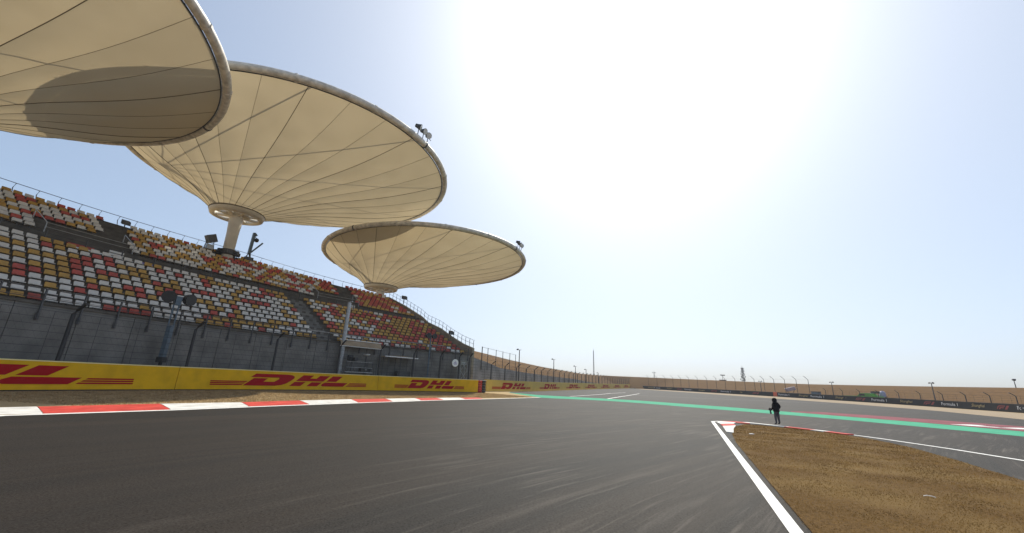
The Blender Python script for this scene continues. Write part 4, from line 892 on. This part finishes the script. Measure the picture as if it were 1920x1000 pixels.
# ------------------------------------------------------------------ things behind the black barrier
gv = thing('green_vehicle', 'low bright green recovery vehicle half hidden behind the black barrier', 'vehicle', None, (127.9, 149.6, gz(150))); gv.rotation_euler = (0, 0, math.atan2(141.8-157.9, 128.3-127.2))
mb = MB(); mb.prism([(-7.6, 0.6), (7.2, 0.6), (7.5, 1.3), (7.0, 2.1), (1.0, 2.0), (-7.4, 1.9)], lambda x, z: (x, -1.3, z), lambda x, z: (x, 1.3, z)); mb.build('deck', M_lime, gv)
mb = MB(); mb.prism([(-0.6, 2.0), (0.6, 2.9), (4.6, 2.95), (5.6, 2.0)], lambda x, z: (x, -1.1, z), lambda x, z: (x, 1.1, z)); cb_ = mb.build('cab', M_lime, gv)
mb = MB(); mb.prism([(0.0, 2.1), (0.9, 2.75), (2.4, 2.75), (2.4, 2.1)], lambda x, z: (x, -1.13, z), lambda x, z: (x, -1.105, z)); mb.build('window', M_glass, cb_); mb = MB(); mb.box((2.6, -0.2, 2.99), (4.0, 1.5, 0.05)); mb.build('roof_highlight', M_whitep, cb_)  # white roof sheet paints the bright highlight on the cab
mb = MB(); mb.box((4.9, 0.6, 3.35), (2.6, 0.8, 0.7)); mb.build('beacon_box', M_black, gv)
for x in (-5.6, -1.8, 5.0):
    for y in (-1.25, 1.25): mb = MB(); mb.tube([(x, y-0.18, 0.5), (x, y+0.18, 0.5)], 0.52, 14); w_ = mb.build('wheel', M_black, gv); mb = MB(); mb.tube([(x, y-0.2, 0.5), (x, y+0.2, 0.5)], 0.24, 8); mb.build('rim', M_galv, w_)
dm = thing('water_tank', 'pale grey domed tank behind the green vehicle', 'tank', None, (131.5, 145.0, gz(145))); mb = MB(); mb.lathe([(0.9, 0), (0.95, 2.2), (0.9, 3.2), (0.6, 3.8), (0.01, 4.0)], (0, 0, 0), 14); mb.build('shell', M_lilac, dm, True); mb = MB(); mb.lathe([(0.3, 3.85), (0.3, 4.05), (0.01, 4.08)], (0, 0, 0), 10); mb.build('lid', M_dgrey, dm)
sc_ = thing('tilted_panel', 'tilted pale lilac panel on crossed legs behind the tall fence', 'panel', None, (123.9, 181.0, gz(181))); sc_.rotation_euler = (0, 0, -1.2)
mb = MB(); mb.box((0, 0, 0), (4.6, 0.16, 1.5), 0, 0, Matrix.Translation((0, 0, 3.4)) @ Matrix.Rotation(-0.22, 4, 'Y') @ Matrix.Rotation(0.5, 4, 'X')); mb.build('board', M_lilac, sc_)
for a, b in ((-1.8, 0.4), (1.8, -0.4)): mb = MB(); mb.tube([(a, 0, 3.2), (b, 0.1, 0)], 0.1, 5); mb.build('leg', M_dgrey, sc_)
bx_ = thing('storage_box', 'dark blue grey storage box between the tall and low far fences', 'box', None, (125.7, 168.6, gz(168))); mb = MB(); mb.box((0, 0, 1.35), (1.9, 2.6, 2.7), 0, 0.2); mb.build('body', M_bluegrey, bx_); mb = MB(); mb.box((0, 0, 2.78), (2.1, 2.8, 0.15), 0, 0.2); mb.build('lid', M_dgrey, bx_)

# ------------------------------------------------------------------ litter on the island
tw = MB(); tw.tube([(8.88, 9.33, 0.045), (8.96, 9.34, 0.055), (9.04, 9.31, 0.05), (9.08, 9.27, 0.035)], 0.008, 5); tag(tw.build('twig', M_line), 'small pale curved twig lying on the dry grass island', 'twig')
lt = MB(); lt.prism([(11.9, 20.75), (12.15, 20.8), (12.12, 20.95), (11.95, 20.92)], lambda x, y: (x, y, 0.04), lambda x, y: (x, y, 0.065)); tag(lt.build('paper_scrap', M_line), 'small pale scrap of paper on the grass near the island tip', 'litter')

# ------------------------------------------------------------------ the person
def skin_mesh(name, verts, edges, rad, root=0, sub=2):
    me = bpy.data.meshes.new(name); me.from_pydata(verts, edges, []); o = bpy.data.objects.new(name, me); COL.objects.link(o)
    md = o.modifiers.new('s', 'SKIN'); md.use_smooth_shade = True
    for i, r in enumerate(rad): me.skin_vertices[0].data[i].radius = (r, r) if not isinstance(r, tuple) else r
    me.skin_vertices[0].data[root].use_root = True
    o.modifiers.new('u', 'SUBSURF').levels = sub; o.modifiers['u'].render_levels = sub
    dg = bpy.context.evaluated_depsgraph_get(); out = bpy.data.meshes.new_from_object(o.evaluated_get(dg)); bpy.data.objects.remove(o); return out
# faces +Y locally; +X is the person's right-hand side seen from behind
PV = [(0, 0, .86), (0, -.01, 1.02), (0, -.015, 1.20), (0, -.01, 1.34), (0, .01, 1.43), (0, .05, 1.50), (0, .075, 1.60), (0, .07, 1.66),
      (.17, 0, 1.37), (.31, -.05, 1.16), (.24, .10, .97), (.17, .17, .95),
      (-.17, 0, 1.37), (-.24, -.02, 1.14), (-.22, .12, .98), (-.21, .20, .95),
      (.10, 0, .80), (.115, .015, .47), (.12, -.02, .09), (.125, .12, .035),
      (-.095, 0, .80), (-.11, .03, .47), (-.125, -.01, .09), (-.14, .13, .035)]
PE = [(0,1),(1,2),(2,3),(3,4),(4,5),(5,6),(6,7),(3,8),(8,9),(9,10),(10,11),(3,12),(12,13),(13,14),(14,15),(0,16),(16,17),(17,18),(18,19),(0,20),(20,21),(21,22),(22,23)]
PRD = [(.165,.12),(.17,.125),(.18,.13),(.16,.115),.075,.085,.10,.075,.085,.075,.055,.045,.085,.075,.055,.045,(.10,.11),.08,.055,.045,(.10,.11),.08,.055,.045]
me = skin_mesh('body', PV, PE, PRD)
for m in (M_jacket, M_trous, M_skin): me.materials.append(m)
for p in me.polygons:
    c = p.center
    if c.z > 0.93 and abs(c.x) < 0.5 and not (c.z < 0.985 and c.y > 0.13): p.material_index = 0
    elif c.z < 0.075: p.material_index = 0
    elif c.y > 0.13 and c.z > 0.85: p.material_index = 2
    elif c.z <= 0.93: p.material_index = 1
    if c.z > 1.50 and c.y > 0.10: p.material_index = 2
pr = thing('person', 'person in black hooded jacket and grey trousers standing on the island kerb', 'person', None, (17.72, 27.55, 0.06)); pr.rotation_euler = (0, 0, R_(12)); pr.scale = (0.94, 0.94, 0.95)
link('body', me, pr)
mb = MB(); mb.lathe([(0.135, -0.10), (0.150, 0.0), (0.145, 0.08), (0.11, 0.145), (0.05, 0.175), (0.005, 0.18)], (0, 0.045, 1.56), 16); hd_ = mb.build('hood', M_jacket, pr, True)
mb = MB(); mb.lathe([(0.25, -0.03), (0.262, 0.0), (0.25, 0.16), (0.235, 0.30)], (0, 0, 0.86), 20)
for i, v in enumerate(mb.v): mb.v[i] = (v[0]*0.86, v[1]*0.64-0.005, v[2])
mb.build('jacket_hem', M_jacket, pr, True)
for x in (-0.22, 0.17):                     # fingers of each hand
    for k in range(5):
        b = Vector((x+0.018*(k-2), 0.20 if x < 0 else 0.15, 0.94)); m2 = MB(); L = (0.05, 0.075, 0.08, 0.075, 0.055)[k]
        m2.tube([b, b+Vector((0, L*0.6, -0.015)), b+Vector((0.0, L*0.8, -0.05))], [0.010, 0.009, 0.007], 6); m2.build('finger', M_skin, pr)
mb = MB(); mb.lathe([(0.02, 0.0), (0.016, 0.03), (0.004, 0.045)], (0, 0.165, 1.555), 8); mb.build('nose', M_skin, pr)
cm = thing('photo_camera', 'black camera with long lens held at the left hip of the person', 'camera', None, (17.72, 27.55, 0.06)); cm.rotation_euler = (0, 0, R_(12)); cm.scale = (0.94, 0.94, 0.95)
mb = MB(); mb.box((-0.29, 0.20, 0.95), (0.13, 0.16, 0.13)); mb.box((-0.29, 0.20, 1.03), (0.06, 0.08, 0.05)); mb.build('body', M_black, cm)
mb = MB(); mb.tube([(-0.30, 0.20, 0.90), (-0.295, 0.19, 0.74), (-0.29, 0.19, 0.68)], [0.045, 0.052, 0.062], 12); mb.build('lens', M_black, cm)
mb = MB(); mb.tube([(-0.27, 0.18, 1.0), (-0.20, 0.14, 1.25), (-0.08, 0.08, 1.42)], 0.012, 5); mb.build('strap', M_black, cm)

# ------------------------------------------------------------------ thin haze over the circuit
hm = bpy.data.materials.new('haze_air'); hm.use_nodes = True; hn = hm.node_tree; hn.nodes.clear()
pv = hn.nodes.new('ShaderNodeVolumePrincipled'); pv.inputs['Color'].default_value = (0.93, 0.95, 1.0, 1); pv.inputs['Density'].default_value = HAZE; pv.inputs['Anisotropy'].default_value = 0.0
ho = hn.nodes.new('ShaderNodeOutputMaterial'); hn.links.new(pv.outputs[0], ho.inputs['Volume'])
mb = MB(); mb.box((0, 0, 0), (1, 1, 1)); hz_o = mb.build('haze', hm); hz_o.location = (0, 300, 23.5); hz_o.scale = (900, 1000, 49); hz_o['kind'] = 'stuff'; hz_o['label'] = 'thin pale haze in the air over the circuit'; hz_o['category'] = 'haze'
